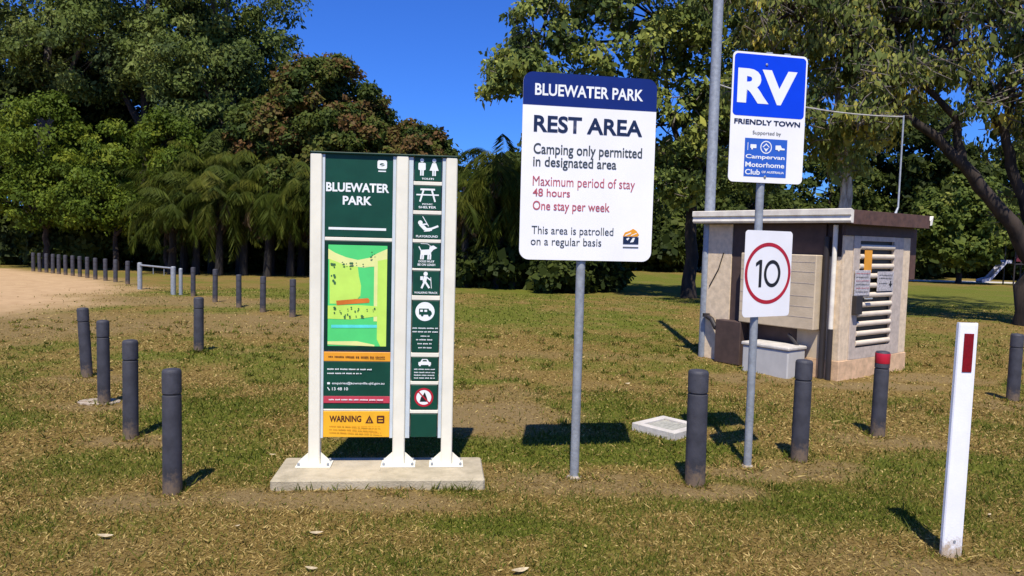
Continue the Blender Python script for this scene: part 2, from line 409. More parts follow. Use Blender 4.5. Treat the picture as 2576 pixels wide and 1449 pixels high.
def mix(f, a, b_):
    n = nt.nodes.new('ShaderNodeMix'); n.data_type = 'RGBA'
    if f is not None: L.new(f, n.inputs[0])
    L.new(a, n.inputs[6]); L.new(b_, n.inputs[7]); return n.outputs[2]
nf = noise(38, 6, .75); nm_ = noise(2.6, 6, .65); nff = noise(150, 3, .7)
dry = ramp(nt, [(0.30, (0.0776, 0.0503, 0.0130)), (0.5, (0.1872, 0.1234, 0.0337)), (0.68, (0.3379, 0.2356, 0.0761))]); L.new(nf.outputs['Fac'], dry.inputs[0])
grn = ramp(nt, [(0.30, (0.0392, 0.0544, 0.0053)), (0.52, (0.1096, 0.1283, 0.0136)), (0.70, (0.2239, 0.2175, 0.0365))]); L.new(nf.outputs['Fac'], grn.inputs[0])
ert = ramp(nt, [(0.30, (0.1005, 0.0627, 0.0238)), (0.5, (0.2087, 0.1449, 0.0610)), (0.72, (0.3092, 0.2430, 0.1114))]); L.new(nff.outputs['Fac'], ert.inputs[0])
snd = ramp(nt, [(0.30, (0.3873, 0.2515, 0.1302)), (0.6, (0.4916, 0.3354, 0.1823))]); L.new(nm_.outputs['Fac'], snd.inputs[0])
def jitter(a, amt):
    ad = N(nt, 'ShaderNodeMath', operation='MULTIPLY_ADD'); L.new(nf.outputs['Fac'], ad.inputs[0]); ad.inputs[1].default_value = amt
    sb = N(nt, 'ShaderNodeMath', operation='SUBTRACT', use_clamp=True); L.new(a.outputs['Fac'], ad.inputs[2]); L.new(ad.outputs[0], sb.inputs[0]); sb.inputs[1].default_value = amt * .5
    return sb.outputs[0]
c = mix(jitter(att('green'), 1.1), dry.outputs[0], grn.outputs[0])
c = mix(jitter(att('bare'), .9), c, ert.outputs[0])
c = mix(jitter(att('sand'), .5), c, snd.outputs[0])
L.new(c, bs.inputs['Base Color']); bs.inputs['Roughness'].default_value = .95; bs.inputs['Specular IOR Level'].default_value = .1
bp = N(nt, 'ShaderNodeBump', Strength=.9, Distance=.02); L.new(nf.outputs['Fac'], bp.inputs['Height']); L.new(bp.outputs[0], bs.inputs['Normal'])
me.materials.append(m)

# ------------------------------------------------------------------ leaf cards and grass blades (fast meshes)
def cards(name, C, A, S, tint, mat, parent=None):
    """diamond faces: C root, A long axis vector, S half-width vector"""
    n = len(C)
    V = np.stack([C, C + A * .45 + S, C + A, C + A * .45 - S], 1).reshape(-1, 3)
    me = bpy.data.meshes.new(name)
    me.vertices.add(4 * n); me.vertices.foreach_set('co', V.ravel().astype(np.float32))
    me.loops.add(4 * n); me.loops.foreach_set('vertex_index', np.arange(4 * n, dtype=np.int32))
    me.polygons.add(n); me.polygons.foreach_set('loop_start', (np.arange(n) * 4).astype(np.int32))
    at = me.attributes.new('tint', 'FLOAT', 'FACE'); at.data.foreach_set('value', np.clip(tint, 0, 1).astype(np.float32))
    me.update(); me.validate(); me.materials.append(mat)
    o = bpy.data.objects.new(name, me); COL.objects.link(o)
    if parent: o.parent = parent
    return o
def unit(v): return v / np.maximum(np.linalg.norm(v, axis=-1, keepdims=True), 1e-9)

rng = np.random.default_rng(7)
io_ = ground_at(777, 1169, .063)
def grass_region(y0, y1, n, ln, wd):
    y = np.sqrt(rng.uniform(y0 ** 2, y1 ** 2, n)); x = rng.uniform(-.76, .80, n) * y
    return x, y, ln, wd
gxs, gys, gls, gws = [], [], [], []
for y0, y1, n, ln, wd in ((3.0, 5.0, 90000, .033, .0028), (5.0, 8.0, 90000, .034, .0042), (8.0, 13.0, 60000, .03, .0062), (13.0, 22.0, 42000, .032, .012)):
    x, y, _, _ = grass_region(y0, y1, n, ln, wd)
    gxs.append(x); gys.append(y); gls.append(np.full(n, ln)); gws.append(np.full(n, wd))
x = np.concatenate(gxs); y = np.concatenate(gys); ln = np.concatenate(gls); wd = np.concatenate(gws)
bb, gg, ss = masks(x, y)
keep = (rng.random(len(x)) > np.clip(bb * .82 + ss * 1.1, 0, .985)) & ~((np.abs((x - io_[0]) * math.cos(R(5.5)) + (y - io_[1]) * math.sin(R(5.5)) - .49) < .675) & (np.abs(-(x - io_[0]) * math.sin(R(5.5)) + (y - io_[1]) * math.cos(R(5.5)) + .075) < .24))
x, y, ln, wd, bb, gg = (a[keep] for a in (x, y, ln, wd, bb, gg))
pts_t = [ground_at(434, 1241), ground_at(329, 1103), ground_at(262, 1016), ground_at(219, 948), ground_at(500, 885), ground_at(1748, 1216), ground_at(2010, 1156), ground_at(2207, 1097), ground_at(2547, 1008), ground_at(1880, 1172), ground_at(1440, 1200), ground_at(2393, 1400)]
tx, ty = [], []
for (px_, py_) in pts_t:
    a_ = rng.uniform(0, 2 * np.pi, 170); r_ = .06 + np.abs(rng.normal(0, .035, 170)); tx.append(px_ + np.cos(a_) * r_); ty.append(py_ + np.sin(a_) * r_)
e_ = rng.uniform(-.19, 1.17, 260); tx.append(io_[0] + e_); ty.append(io_[1] - .33 + e_ * .096 - np.abs(rng.normal(0, .02, 260)))
cxs = rng.uniform(-.76, .8, 900); cys = np.sqrt(rng.uniform(9, 170, 900)); 
for cx_, cy_ in zip(cxs, cys):
    k_ = rng.integers(10, 40); tx.append(cx_ * cy_ + rng.normal(0, .03, k_)); ty.append(cy_ + rng.normal(0, .03, k_))
tx = np.concatenate(tx); ty = np.concatenate(ty); nt_ = len(tx)
x = np.concatenate([x, tx]); y = np.concatenate([y, ty]); ln = np.concatenate([ln, rng.uniform(.04, .075, nt_)]); wd = np.concatenate([wd, np.full(nt_, .003) * np.clip(ty / 4, 1, 3)])
bt_, gt0, st_ = masks(tx, ty); bb = np.concatenate([bb, bt_]); gg = np.concatenate([gg, np.clip(gt0 + .25, 0, 1)])
n = len(x)
isg = rng.random(n) < (.10 + .66 * gg)
hgt = np.where(isg, rng.uniform(.5, 1.25, n), rng.uniform(.25, .9, n))
th = rng.uniform(0, 2 * np.pi, n); lean = np.where(isg, rng.uniform(.25, 1.3, n), rng.uniform(.9, 4.0, n))
A = unit(np.stack([np.cos(th) * lean, np.sin(th) * lean, np.ones(n)], -1)) * (ln * rng.uniform(.7, 1.5, n) * (1 + .3 * (lean > 1.5)))[:, None] * np.clip(hgt, .5, 1.3)[:, None]
S = unit(np.cross(A, rng.normal(size=(n, 3)))) * (wd * rng.uniform(.6, 1.4, n))[:, None]
C = np.stack([x, y, height(x, y) - .001], -1)
clumpn = fbm(x * 5, y * 5, 91, 3)
tint = np.where(isg, .05 + .33 * rng.random(n) + .25 * (clumpn - .4), .5 + .5 * rng.random(n) ** 1.2)
nl_ = 2600
lu_ = rng.uniform(-.76, .8, nl_); ly_ = np.sqrt(rng.uniform(9, 190, nl_)); lx_ = lu_ * ly_; la_ = rng.uniform(0, 2 * np.pi, nl_)
ls_ = rng.uniform(.012, .034, nl_) * np.clip(ly_ / 6, 1, 2)
lA = np.stack([np.cos(la_), np.sin(la_), rng.uniform(-.25, .25, nl_)], -1) * ls_[:, None]
lS = np.stack([-np.sin(la_), np.cos(la_), rng.uniform(-.3, .5, nl_)], -1) * (ls_ * rng.uniform(.16, .3, nl_))[:, None]
C = np.concatenate([C, np.stack([lx_, ly_, height(lx_, ly_) + .014], -1)]); A = np.concatenate([A, lA]); S = np.concatenate([S, lS])
tint = np.concatenate([tint, np.where(rng.random(nl_) < .35, rng.uniform(.85, 1.0, nl_), rng.uniform(.55, .68, nl_))])
M['grass'] = foliage('grass_blades', [(0.0, (0.0476, 0.0641, 0.0067)), (0.25, (0.1075, 0.1324, 0.0149)), (0.45, (0.2150, 0.2069, 0.0338)), (0.6, (0.2150, 0.1396, 0.0405)), (0.85, (0.4073, 0.2897, 0.0914)), (1.0, (0.6222, 0.4759, 0.1828))], .2)
gr = cards('grass', C, A, S, tint, M['grass'])
tag(gr, 'short patchy lawn of green and straw coloured grass blades', 'grass', kind='stuff')

# ------------------------------------------------------------------ bollards
def make_bollard():
    root = empty('bollard', (0, 0, 0))
    b = MB(); b.lathe([(.058, -.05), (.058, .05), (.057, .60)], 28); b.build('post', M['bollard'], root, smooth=True)
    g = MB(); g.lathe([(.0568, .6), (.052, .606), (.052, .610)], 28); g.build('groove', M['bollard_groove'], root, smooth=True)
    c = MB(); c.lathe([(.052, .6102), (.0575, .617), (.058, .738), (.0555, .750), (.049, .758), (.02, .764), (.002, .765)], 28); c.build('cap', M['bollard'], root, smooth=True)
    return root
bproto = make_bollard(); used = [False]
def bollard(loc, h, label, group, dia=.116, tilt=(0, 0)):
    o = bproto if not used[0] else copy_tree(bproto)
    used[0] = True
    k = dia / .116
    o.location = (loc[0], loc[1], 0); o.scale = (k, k, h / .765); rl = random.Random(label); o.rotation_euler = (tilt[0] + rl.uniform(-.012, .012), tilt[1] + rl.uniform(-.012, .012), rl.uniform(-.2, .2))
    tag(o, label, 'bollard', group); return o
GL = 'charcoal bollards on the left lawn'
bollard(ground_at(434, 1241), .775, 'nearest charcoal bollard on the left, close to the park map sign', GL, .112)
bollard(ground_at(329, 1103), .77, 'second nearest charcoal bollard of the left row of four, on dry soil', GL, .112)
bollard(ground_at(262, 1016), .78, 'third charcoal bollard of the left row of four, with a pale patch at its foot', GL, .108)
bollard(ground_at(219, 948), .76, 'leaning charcoal bollard at the far end of the left row of four', GL, .116, tilt=(0, R(-2.4)))
bollard(ground_at(500, 885), .74, 'lone grey bollard on the lawn in front of the white gate', GL, .128)
GR = 'charcoal bollards on the right lawn'
bollard(ground_at(1748, 1216), .775, 'thick charcoal bollard between the rest area sign and the speed limit sign', GR, .135)
bollard(ground_at(2010, 1156), .765, 'charcoal bollard in front of the pale grey box, right of the speed limit sign pole', GR, .125)
rb = bollard(ground_at(2207, 1097), .74, 'charcoal bollard with a red reflective band on its cap', GR, .118)
bollard(ground_at(2547, 1008), .735, 'charcoal bollard at the right edge beyond the white guide post', GR, .125)
mb = MB(); mb.lathe([(.0586, .655), (.0592, .657), (.0592, .742), (.0586, .744)], 28)
o = mb.build('reflective_band', M['red'], rb, smooth=True)
GB = 'bollards crossing the lawn behind the park map sign'
for (px, py, h, w), lb in zip([(486, 745, .73, .115), (541, 760, .77, .115), (601, 772, .71, .115), (661, 785, .74, .118), (736, 797, .745, .12)],
        ['dark bollard just right of the white gate', 'second dark bollard right of the white gate', 'middle dark bollard of the five right of the white gate',
         'fourth dark bollard right of the white gate', 'dark bollard closest to the left edge of the park map sign']):
    bollard(ground_at(px, py), h, lb, GB, w)
ords = ['first', 'second', 'third', 'fourth', 'fifth', 'sixth', 'seventh', 'eighth', 'ninth', 'tenth', 'eleventh', 'twelfth', 'thirteenth']
far = [(321, 715), (290.6, 709), (265.6, 706), (240, 703), (219.7, 699), (201, 696), (183, 693.5), (165, 691.5), (148, 689.5), (133, 687.5), (117, 685.5), (100, 684), (84, 682.5)]
for (px, py), w in zip(far, ords):
    bollard(ground_at(px, py), .70, 'small distant bollard at the sand edge, %s to the left of the white gate' % w, 'distant bollards along the sandy track', .125)

# ------------------------------------------------------------------ gate by the track
ga, gb = ground_at(352, 728), ground_at(436, 741)
gd = Vector((gb[0] - ga[0], gb[1] - ga[1])); gw = gd.length; gyaw = math.atan2(gd.y, gd.x)
gt = empty('park_gate', ga, gyaw); tag(gt, 'low galvanised barrier gate with two posts and a top rail by the track', 'gate')
for xx, r_, h_ in ((0, .062, .74), (gw, .062, .72)):
    mb = MB(); mb.lathe([(r_, -.05), (r_, h_ - .02), (r_ * .6, h_)], 16, xx); mb.build('post', M['galv'], gt, smooth=True)
mb = MB(); mb.lathe([(.045, -.05), (.045, .66), (.03, .68)], 16, gw + .16, .12); mb.build('latch_post', M['galv'], gt, smooth=True)
mb = MB(); mb.tube([(.062, 0, .67), (gw - .062, 0, .67)], .024, 12); mb.build('top_rail', M['galv'], gt, smooth=True)
for xx in (gw * .42, gw * .74):
    mb = MB(); mb.tube([(xx, 0, .46), (xx, 0, .645)], .009, 6); mb.build('drop_bar', M['galv'], gt)

# ------------------------------------------------------------------ park map sign
IY = R(5.5)
io = ((-1.0 - .48 * math.cos(IY)), 4.87 - .48 * math.sin(IY))
io = (ground_at(777, 1169, .063)[0], ground_at(777, 1169, .063)[1])
info = empty('park_map_sign', io, IY)
tag(info, 'tall cream park directory sign with a green map panel and a column of pictograms', 'sign')
def iz(y, x=905): return plane_at(x, y, io, IY)[1]
W = .955
SL0, SL1 = -.185, 1.165
s = MB(); s.box(SL0, SL1, -.315, .165, -.06, .063, .012); s.build('base_slab', M['concrete'], info)
posts = [(0, .075), (.555, .635), (.880, .955)]
TOPZ = 2.135
for a, b in posts:
    p = MB(); p.box(a, b, -.03, .04, .063, TOPZ, .006); po = p.build('post', M['cream'], info)
    f = MB()
    cx = (a + b) / 2
    f.box(cx - .115, cx + .115, -.075, .07, .0635, .072, .002)
    f.add([(a, .0, .072), (a - .07, .0, .072), (a - .055, 0, .10), (a, 0, .15), (a, .008, .072), (a - .07, .008, .072), (a - .055, .008, .10), (a, .008, .15)], [(0, 3, 2, 1), (4, 5, 6, 7), (0, 1, 5, 4), (1, 2, 6, 5), (2, 3, 7, 6)])
    f.add([(b, .0, .072), (b + .07, .0, .072), (b + .055, 0, .10), (b, 0, .15), (b, .008, .072), (b + .07, .008, .072), (b + .055, .008, .10), (b, .008, .15)], [(0, 1, 2, 3), (4, 7, 6, 5), (0, 4, 5, 1), (1, 5, 6, 2), (2, 6, 7, 3)])
    ff = f.build('foot_plate', M['cream'], po)
    for bx in (cx - .095, cx + .095):
        for by in (-.055, .05): bt = MB(); bt.lathe([(.009, .0722), (.009, .088), (.006, .092)], 8, bx, by); bt.build('anchor_bolt', M['galv'], po)
for a, b in ((.077, .093), (.533, .553), (.637, .665), (.857, .878)):
    c_ = MB(); c_.box(a, b, -.018, .03, .25, TOPZ - .004); c_.build('side_channel', M['cream_side'], info)
cap = MB(); cap.box(.0, W, -.034, .044, TOPZ + .0005, TOPZ + .012, .003); cap.build('top_cap', M['green_frame'], info)
PX0, PX1, PF = .094, .532, -.014
def panel(name, x0, x1, y_top, y_bot, mat, parent=info, front=PF, back=.012, lab=None):
    p = MB(); p.box(x0, x1, front, back, iz(y_bot, 905 if x0 < .5 else 1077), iz(y_top, 905 if x0 < .5 else 1077), .0015); o = p.build(name, mat, parent)
    if lab: o['label'] = lab
    return o
def zi(y): return iz(y, 905)
hdr = panel('header_panel', PX0, PX1, 388, 597, M['green'], lab='dark green header panel')
lettering('lettering', 'BLUEWATER', .100, .508, zi(484), zi(461), PF - .001, M['white_ink'], hdr, .03)
lettering('lettering', 'PARK', .208, .396, zi(516), zi(494), PF - .001, M['white_ink'], hdr, .03)
fl = Flat(PF - .001); fl.rect(.118, .492, zi(579), zi(573)); fl.build('underline', M['white_ink'], hdr)
fl = Flat(PF - .001); fl.poly(rrect(.430, .492, zi(424), zi(402), .012)); fl.rect(.436, .486, zi(431), zi(428))
fl.disc(.461, zi(413), .016, .010, mi=1); fl.line(.44, zi(416), .48, zi(412), .004, 0); fl.build('emblem', [M['white_ink'], M['green']], hdr)
mpf = panel('map_frame', PX0, PX1, 607, 881, M['green_frame'])
mx0, mx1, mz0, mz1 = .118, .502, zi(870), zi(617)
# the printed map: one flat board with painted areas
M['map_green'] = surf('map_green', (0.09, 0.66, 0.17), .4, var=.04); M['map_lime'] = surf('map_lime', (0.56, 0.84, 0.12), .4, var=.05)
M['map_pale'] = surf('map_pale_yellow', (0.80, 0.82, 0.30), .4, var=.05); M['map_cyan'] = surf('map_cyan', (0.12, 0.78, 0.72), .4)
M['map_orange'] = surf('map_orange', (0.75, 0.20, 0.02), .4); M['map_dark'] = surf('map_dark_green', (0.05, 0.16, 0.06), .4)
fl = Flat(PF - .001)
def mp(u, v): return (mx0 + (mx1 - mx0) * u, mz1 - (mz1 - mz0) * v)
def mpoly(pts, mi): fl.poly([mp(*p) for p in pts], mi)
mpoly([(0, 0), (1, 0), (1, 1), (0, 1)], 0)
mpoly([(0, .04), (.12, .08), (.3, .12), (.5, .145), (.7, .12), (.85, .07), (1, .03), (1, .15), (.85, .20), (.6, .22), (.3, .20), (0, .14)], 2)
mpoly([(.02, .14), (.3, .20), (.5, .21), (.52, .3), (.56, .4), (.55, .50), (.45, .56), (.3, .58), (.03, .58)], 1)
mpoly([(.84, .15), (1, .13), (1, 1), (.90, 1), (.84, .93)], 1)
mpoly([(.78, .2), (.84, .2), (.84, .75), (.78, .75)], 2); mpoly([(.55, .19), (.84, .18), (.84, .205), (.55, .215)], 2)
mpoly([(.0, .60), (.5, .59), (.84, .60), (.84, .70), (.4, .735), (0, .73)], 1)
mpoly([(.14, .55), (.4, .535), (.68, .52), (.71, .54), (.7, .565), (.4, .58), (.15, .595)], 4)
mpoly([(.06, .79), (.84, .785), (.84, .815), (.06, .82)], 3)
mpoly([(.0, .955), (.5, .95), (.8, .985), (.8, 1), (.0, .985)], 2)
mpoly([(.44, .50), (.5, .48), (.54, .5), (.5, .53), (.44, .53)], 1)
rr = random.Random(4)
for i in range(46):
    if i < 14: u, v = rr.uniform(.04, .12), rr.uniform(.17, .42)
    elif i < 34: u, v = rr.uniform(.08, .8), rr.uniform(.60, .71)
    elif i < 42: u, v = rr.uniform(.22, .6), rr.uniform(.17, .21)
    else: u, v = rr.uniform(.72, .8), rr.uniform(.05, .12)
    c0 = mp(u, v); fl.disc(c0[0], c0[1], rr.uniform(.004, .009), n=7, mi=5)
mo = fl.build('map_print', [M['map_green'], M['map_lime'], M['map_pale'], M['map_cyan'], M['map_orange'], M['map_dark']], mpf)
ob = panel('orange_band', PX0, PX1, 885, 908, M['orange'], front=-.016)
def dashes(x0, x1, z, h, y, mat, parent, seed, name='small_print', gap=.35):
    """line of print too small to read in the photograph"""
    fl = Flat(y); r_ = random.Random(seed); x = x0
    while x < x1 - h:
        w = min(r_.uniform(1.6, 6) * h, x1 - x)
        k = max(2, int(w / (h * .7)))
        for i in range(k):
            a = x + w * i / k; fl.rect(a, a + w / k * .72, z - h / 2 * r_.uniform(.7, 1), z + h / 2 * r_.uniform(.6, 1))
        x += w + h * gap * 2
    return fl.build(name, mat, parent)
dashes(.125, .50, zi(897), .012, -.0172, M['brown_ink'], ob, 3)
inf = panel('notice_panel', PX0, PX1, 909, 1027, M['green'])
dashes(.118, .42, zi(928), .010, PF - .001, M['white_ink'], inf, 5); dashes(.118, .345, zi(938.5), .009, PF - .001, M['white_ink'], inf, 6)
lettering('lettering', 'enquiries@townsville.qld.gov.au', .150, .495, zi(967.5), zi(960), PF - .001, M['white_ink'], inf, .01)
lettering('lettering', '13 48 10', .150, .255, zi(981), zi(973.5), PF - .001, M['white_ink'], inf, .01)
fl = Flat(PF - .001); fl.poly(rrect(.118, .136, zi(966), zi(961), .003)); fl.line(.120, zi(973.5), .134, zi(981), .006); fl.build('contact_icon', M['white_ink'], inf)
st = panel('red_strip', PX0, PX1, 995, 1013, M['pink'], front=-.0165, back=-.0142)
dashes(.13, .50, zi(1004), .010, -.0175, M['white_ink'], st, 9)
wl_ = panel('divider', PX0, PX1, 1028, 1032, M['cream'])
wp = panel('warning_panel', PX0, PX1, 1033, 1098, M['yellow'], front=-.0165, lab='yellow warning panel')
lettering('lettering', 'WARNING', .135, .345, zi(1060), zi(1044), -.0178, M['brown_ink'], wp, .035)
fl = Flat(-.0178); fl.poly([(.372, zi(1063)), (.426, zi(1063)), (.399, zi(1043))]); fl.poly(rrect(.448, .498, zi(1063), zi(1044), .006))
fl.poly([(.388, zi(1060.5)), (.410, zi(1060.5)), (.399, zi(1050))], 1)
fl.line(.399, zi(1052), .399, zi(1059.5), .005, 0); fl.rect(.458, .488, zi(1052), zi(1049), 1); fl.rect(.458, .488, zi(1059), zi(1056), 1)
fl.build('warning_icon', [M['brown_ink'], M['yellow']], wp)
M['amber_print'] = surf('amber_print', (.62, .26, .01), .5)
for k, yy in enumerate((1071, 1079, 1087)): dashes(.135, .48 - .03 * (k % 2), zi(yy), .008, -.0178, M['amber_print'], wp, 20 + k)
# narrow column of pictograms
QX0, QX1 = .667, .855
QC = (QX0 + QX1) / 2
def zc(y): return iz(y, 1077)
def cell(y0, y1, icon, caps, lab, frame=True):
    p = panel('pictogram_panel', QX0 + .006, QX1 - .006, y0, y1, M['green']); p['label'] = lab
    if icon:
        fl = Flat(PF - .001); mats = icon(fl, zc(y0), zc(y1)); fl.build('pictogram', mats or M['white_ink'], p)
    for t, ya, yb, hw in caps:
        lettering('caption', t, QC - hw, QC + hw, zc(yb), zc(ya), PF - .001, M['white_ink'], p, .02)
    return p
def ic_toilet(f, t, b):
    for cx, fem in ((QC - .040, 0), (QC + .040, 1)):
        f.disc(cx, t - .022, .013)
        if fem: f.poly([(cx - .012, t - .038), (cx + .012, t - .038), (cx + .030, t - .088), (cx - .030, t - .088)])
        else: f.poly(rrect(cx - .024, cx + .024, t - .086, t - .038, .008))
        f.rect(cx - .012, cx - .002, t - .122, t - .08); f.rect(cx + .002, cx + .012, t - .122, t - .08)
def ic_picnic(f, t, b):
    f.rect(QC - .048, QC + .048, t - .03, t - .018); f.rect(QC - .074, QC + .074, t - .064, t - .055)
    f.line(QC - .025, t - .02, QC - .05, t - .105, .011); f.line(QC + .025, t - .02, QC + .05, t - .105, .011)
def ic_swing(f, t, b):
    f.disc(QC - .045, t - .052, .015); f.line(QC - .03, t - .01, QC + .01, t - .075, .005); f.line(QC - .045, t - .06, QC - .01, t - .095, .024)
    f.line(QC - .014, t - .098, QC + .032, t - .094, .02); f.line(QC + .03, t - .09, QC + .074, t - .072, .013); f.line(QC - .04, t - .065, QC + .0, t - .06, .009)
    f.line(QC - .02, t - .108, QC + .02, t - .105, .006)
def ic_dog(f, t, b):
    f.poly([(QC - .04, t - .045), (QC + .028, t - .04), (QC + .03, t - .075), (QC - .04, t - .08)])
    f.poly([(QC + .015, t - .05), (QC + .02, t - .02), (QC + .045, t - .014), (QC + .07, t - .03), (QC + .045, t - .042), (QC + .03, t - .06)])
    for xx in (-.036, -.022, .012, .026): f.line(QC + xx, t - .075, QC + xx - .002, t - .108, .011)
    f.line(QC - .038, t - .048, QC - .052, t - .022, .007); f.line(QC + .03, t - .02, QC + .005, t - .004, .003); f.line(QC + .005, t - .004, QC - .04, t - .003, .003)
def ic_walk(f, t, b):
    f.disc(QC - .004, t - .018, .014); f.line(QC - .004, t - .034, QC - .012, t - .072, .024); f.line(QC - .01, t - .068, QC - .03, t - .115, .013)
    f.line(QC - .008, t - .068, QC + .022, t - .113, .013); f.line(QC + .002, t - .04, QC + .03, t - .06, .008); f.line(QC + .03, t - .04, QC + .036, t - .115, .004); f.line(QC - .03, t - .035, QC - .03, t - .06, .018)
def ic_van(f, t, b):
    cz = t - .073
    f.disc(QC - .004, cz, .064); f.poly(rrect(QC - .044, QC + .022, cz - .022, cz + .02, .005), 1); f.poly([(QC + .022, cz - .022), (QC + .022, cz + .01), (QC + .034, cz + .006), (QC + .042, cz - .008), (QC + .042, cz - .022)], 1)
    f.rect(QC - .036, QC - .018, cz - .002, cz + .012, 0); f.rect(QC - .008, QC + .010, cz - .002, cz + .012, 0); f.disc(QC - .022, cz - .024, .009, mi=1); f.disc(QC + .026, cz - .024, .009, mi=1)
    return [M['white_ink'], M['green']]
def ic_car(f, t, b):
    f.poly([(QC - .042, t - .052), (QC - .042, t - .034), (QC - .028, t - .03), (QC - .018, t - .012), (QC + .018, t - .012), (QC + .028, t - .03), (QC + .042, t - .034), (QC + .042, t - .052)])
    f.poly([(QC - .016, t - .028), (QC + .016, t - .028), (QC + .012, t - .018), (QC - .012, t - .018)], 1); f.rect(QC - .038, QC - .026, t - .06, t - .05); f.rect(QC + .026, QC + .038, t - .06, t - .05)
    return [M['white_ink'], M['green']]
def ic_nofire(f, t, b):
    cz = (t + b) / 2
    f.disc(QC - .002, cz, .062, mi=0); f.ring(QC - .002, cz, .064, .014, mi=1)
    f.poly([(QC - .03, cz - .03), (QC + .026, cz - .03), (QC + .018, cz + .0), (QC + .004, cz + .036), (QC - .008, cz + .014), (QC - .02, cz + .004)], 2)
    f.line(QC - .044, cz + .044, QC + .04, cz - .044, .009, 1)
    return [M['white_ink'], M['red'], M['black']]
cell(396, 456, ic_toilet, [('TOILETS', 448, 452.5, .040)], 'pictogram of two standing figures')
cell(468, 529, ic_picnic, [('PICNIC', 512, 516, .034), ('SHELTER', 519, 524.5, .058)], 'pictogram of a picnic table')
cell(541, 601, ic_swing, [('PLAYGROUND', 592, 597.5, .072)], 'pictogram of a person on a swing')
cell(612, 674, ic_dog, [('DOGS MUST', 655, 660, .052), ('BE ON LEASH', 663, 668.5, .058)], 'pictogram of a dog on a leash')
cell(682, 742, ic_walk, [('WALKING TRACK', 733.5, 738.5, .078)], 'pictogram of a walker with a stick')
p = cell(756, 886, ic_van, [], 'tall pictogram panel of a motorhome in a white circle')
for k, yy in enumerate((825, 834, 845, 854, 864, 874)): dashes(QC - (.085, .085, .03, .06, .05, .045)[k], QC + (.085, .085, .03, .06, .05, .045)[k], zc(yy), .009, PF - .001, M['white_ink'], p, 40 + k)
p = cell(898, 957, ic_car, [], 'pictogram of a car')
for k, yy in enumerate((928, 936, 943, 950)): dashes(QC - .07, QC + .07, zc(yy), .008, PF - .001, M['white_ink'], p, 60 + k)
cell(968, 1029, ic_nofire, [], 'no fires pictogram, a red ring on dark green')
cell(1040, 1098, None, [], 'blank dark green panel')
for a, b in ((457.5, 466.5), (530.5, 539.5), (602.5, 610.5), (675.5, 680.5), (743.5, 754.5), (887, 897), (958.5, 966.5), (1030.5, 1038.5)):
    panel('crossbar', QX0, QX1, a, b, M['cream'])
panel('crossbar', PX0, PX1, 598, 606, M['cream'])
bk = MB(); bk.box(.095, .531, .014, .018, zi(1098), TOPZ - .01); bk.box(.668, .854, .014, .018, zc(1098), TOPZ - .01); bk.build('back_sheet', M['back'], info)

# ------------------------------------------------------------------ rest area sign
RY = R(10.5)
ro = ground_at(1440, 1200)
rest = empty('rest_area_sign', ro, RY); tag(rest, 'white rest area sign with a dark blue header on a single galvanised pole', 'sign')
def rp_(x, y): return plane_at(x, y, ro, RY)
x0 = .5 * (rp_(1312, 300)[0] + rp_(1303, 600)[0]); x1 = .5 * (rp_(1644, 300)[0] + rp_(1634, 600)[0])
zt = .5 * (rp_(1340, 184)[1] + rp_(1620, 202)[1]); zb = .5 * (rp_(1340, 650)[1] + rp_(1600, 660)[1])
cxp = .012
p = MB(); p.lathe([(.03, -.08), (.03, zt - .12)], 20, cxp); p.build('pole', M['galv'], rest, smooth=True)
p = MB(); p.lathe([(.034, zt - .119), (.034, zt - .10), (.02, zt - .095)], 20, cxp); p.build('pole_cap', M['galv'], rest, smooth=True)
p = MB(); p.lathe([(.055, -.05), (.05, .004), (.034, .012)], 9, cxp); p.build('footing', M['footing'], rest)
PYF = -.042
p = MB(); p.prism(rrect(x0, x1, zb, zt, .065, 10), PYF, PYF + .004); pan = p.build('sign_panel', [M['white']], rest)
p = MB()
for zz in (zb + .22, zt - .3): p.box(x0 + .08, x1 - .08, PYF + .0045, -.0305, zz, zz + .035); p.box(cxp - .045, cxp + .045, -.030, .034, zz + .002, zz + .033)
p.build('bracket', M['galv'], rest)
hd = []
r_ = .065; z_h = .5 * (rp_(1312, 262)[1] + rp_(1642, 286)[1])
pts = [(x0, z_h), (x1, z_h)]
for cx, a0 in ((x1 - r_, 0), (x0 + r_, 90)):
    for i in range(11):
        a = R(a0 + 9 * i); pts.append((cx + r_ * math.cos(a), zt - r_ + r_ * math.sin(a)))
fl = Flat(PYF - .0012); fl.poly(pts); fl.build('header_band', M['navy'], pan)
def line_on(text, xl, xr, ytop, ybot, mat, bold, parent, f=rp_, yy=PYF - .0025):
    """cap top and bottom given at the left end of the line"""
    a = f(xl, ytop); b = f(xl, ybot); c = f(xr, ytop + (xr - xl) * .045)
    return lettering('lettering', text, a[0], c[0], b[1], a[1], yy, mat, parent, bold)
line_on('BLUEWATER PARK', 1343, 1613, 212, 242, M['white_ink'], .022, pan)
line_on('REST AREA', 1340, 1611, 291, 333, M['navy_text'], .026, pan)
line_on('Camping only permitted', 1339, 1610, 361, 396, M['grey_ink'], .012, pan)
line_on('in designated area', 1338, 1546, 394, 427, M['grey_ink'], .012, pan)
line_on('Maximum period of stay', 1337, 1592, 443, 475, M['red_ink'], .0, pan)
line_on('48 hours', 1337, 1430, 474, 494, M['red_ink'], .008, pan)
line_on('One stay per week', 1337, 1529, 505, 535, M['red_ink'], .008, pan)
line_on('This area is patrolled', 1334, 1538, 568, 594, M['grey_ink'], .0, pan)
line_on('on a regular basis', 1332, 1508, 596, 622, M['grey_ink'], .0, pan)
e0 = rp_(1562, 575); e1 = rp_(1601, 615); ex, ez = e0[0], e1[1]; ew = e1[0] - e0[0]; eh = e0[1] - e1[1]
fl = Flat(PYF - .0025)
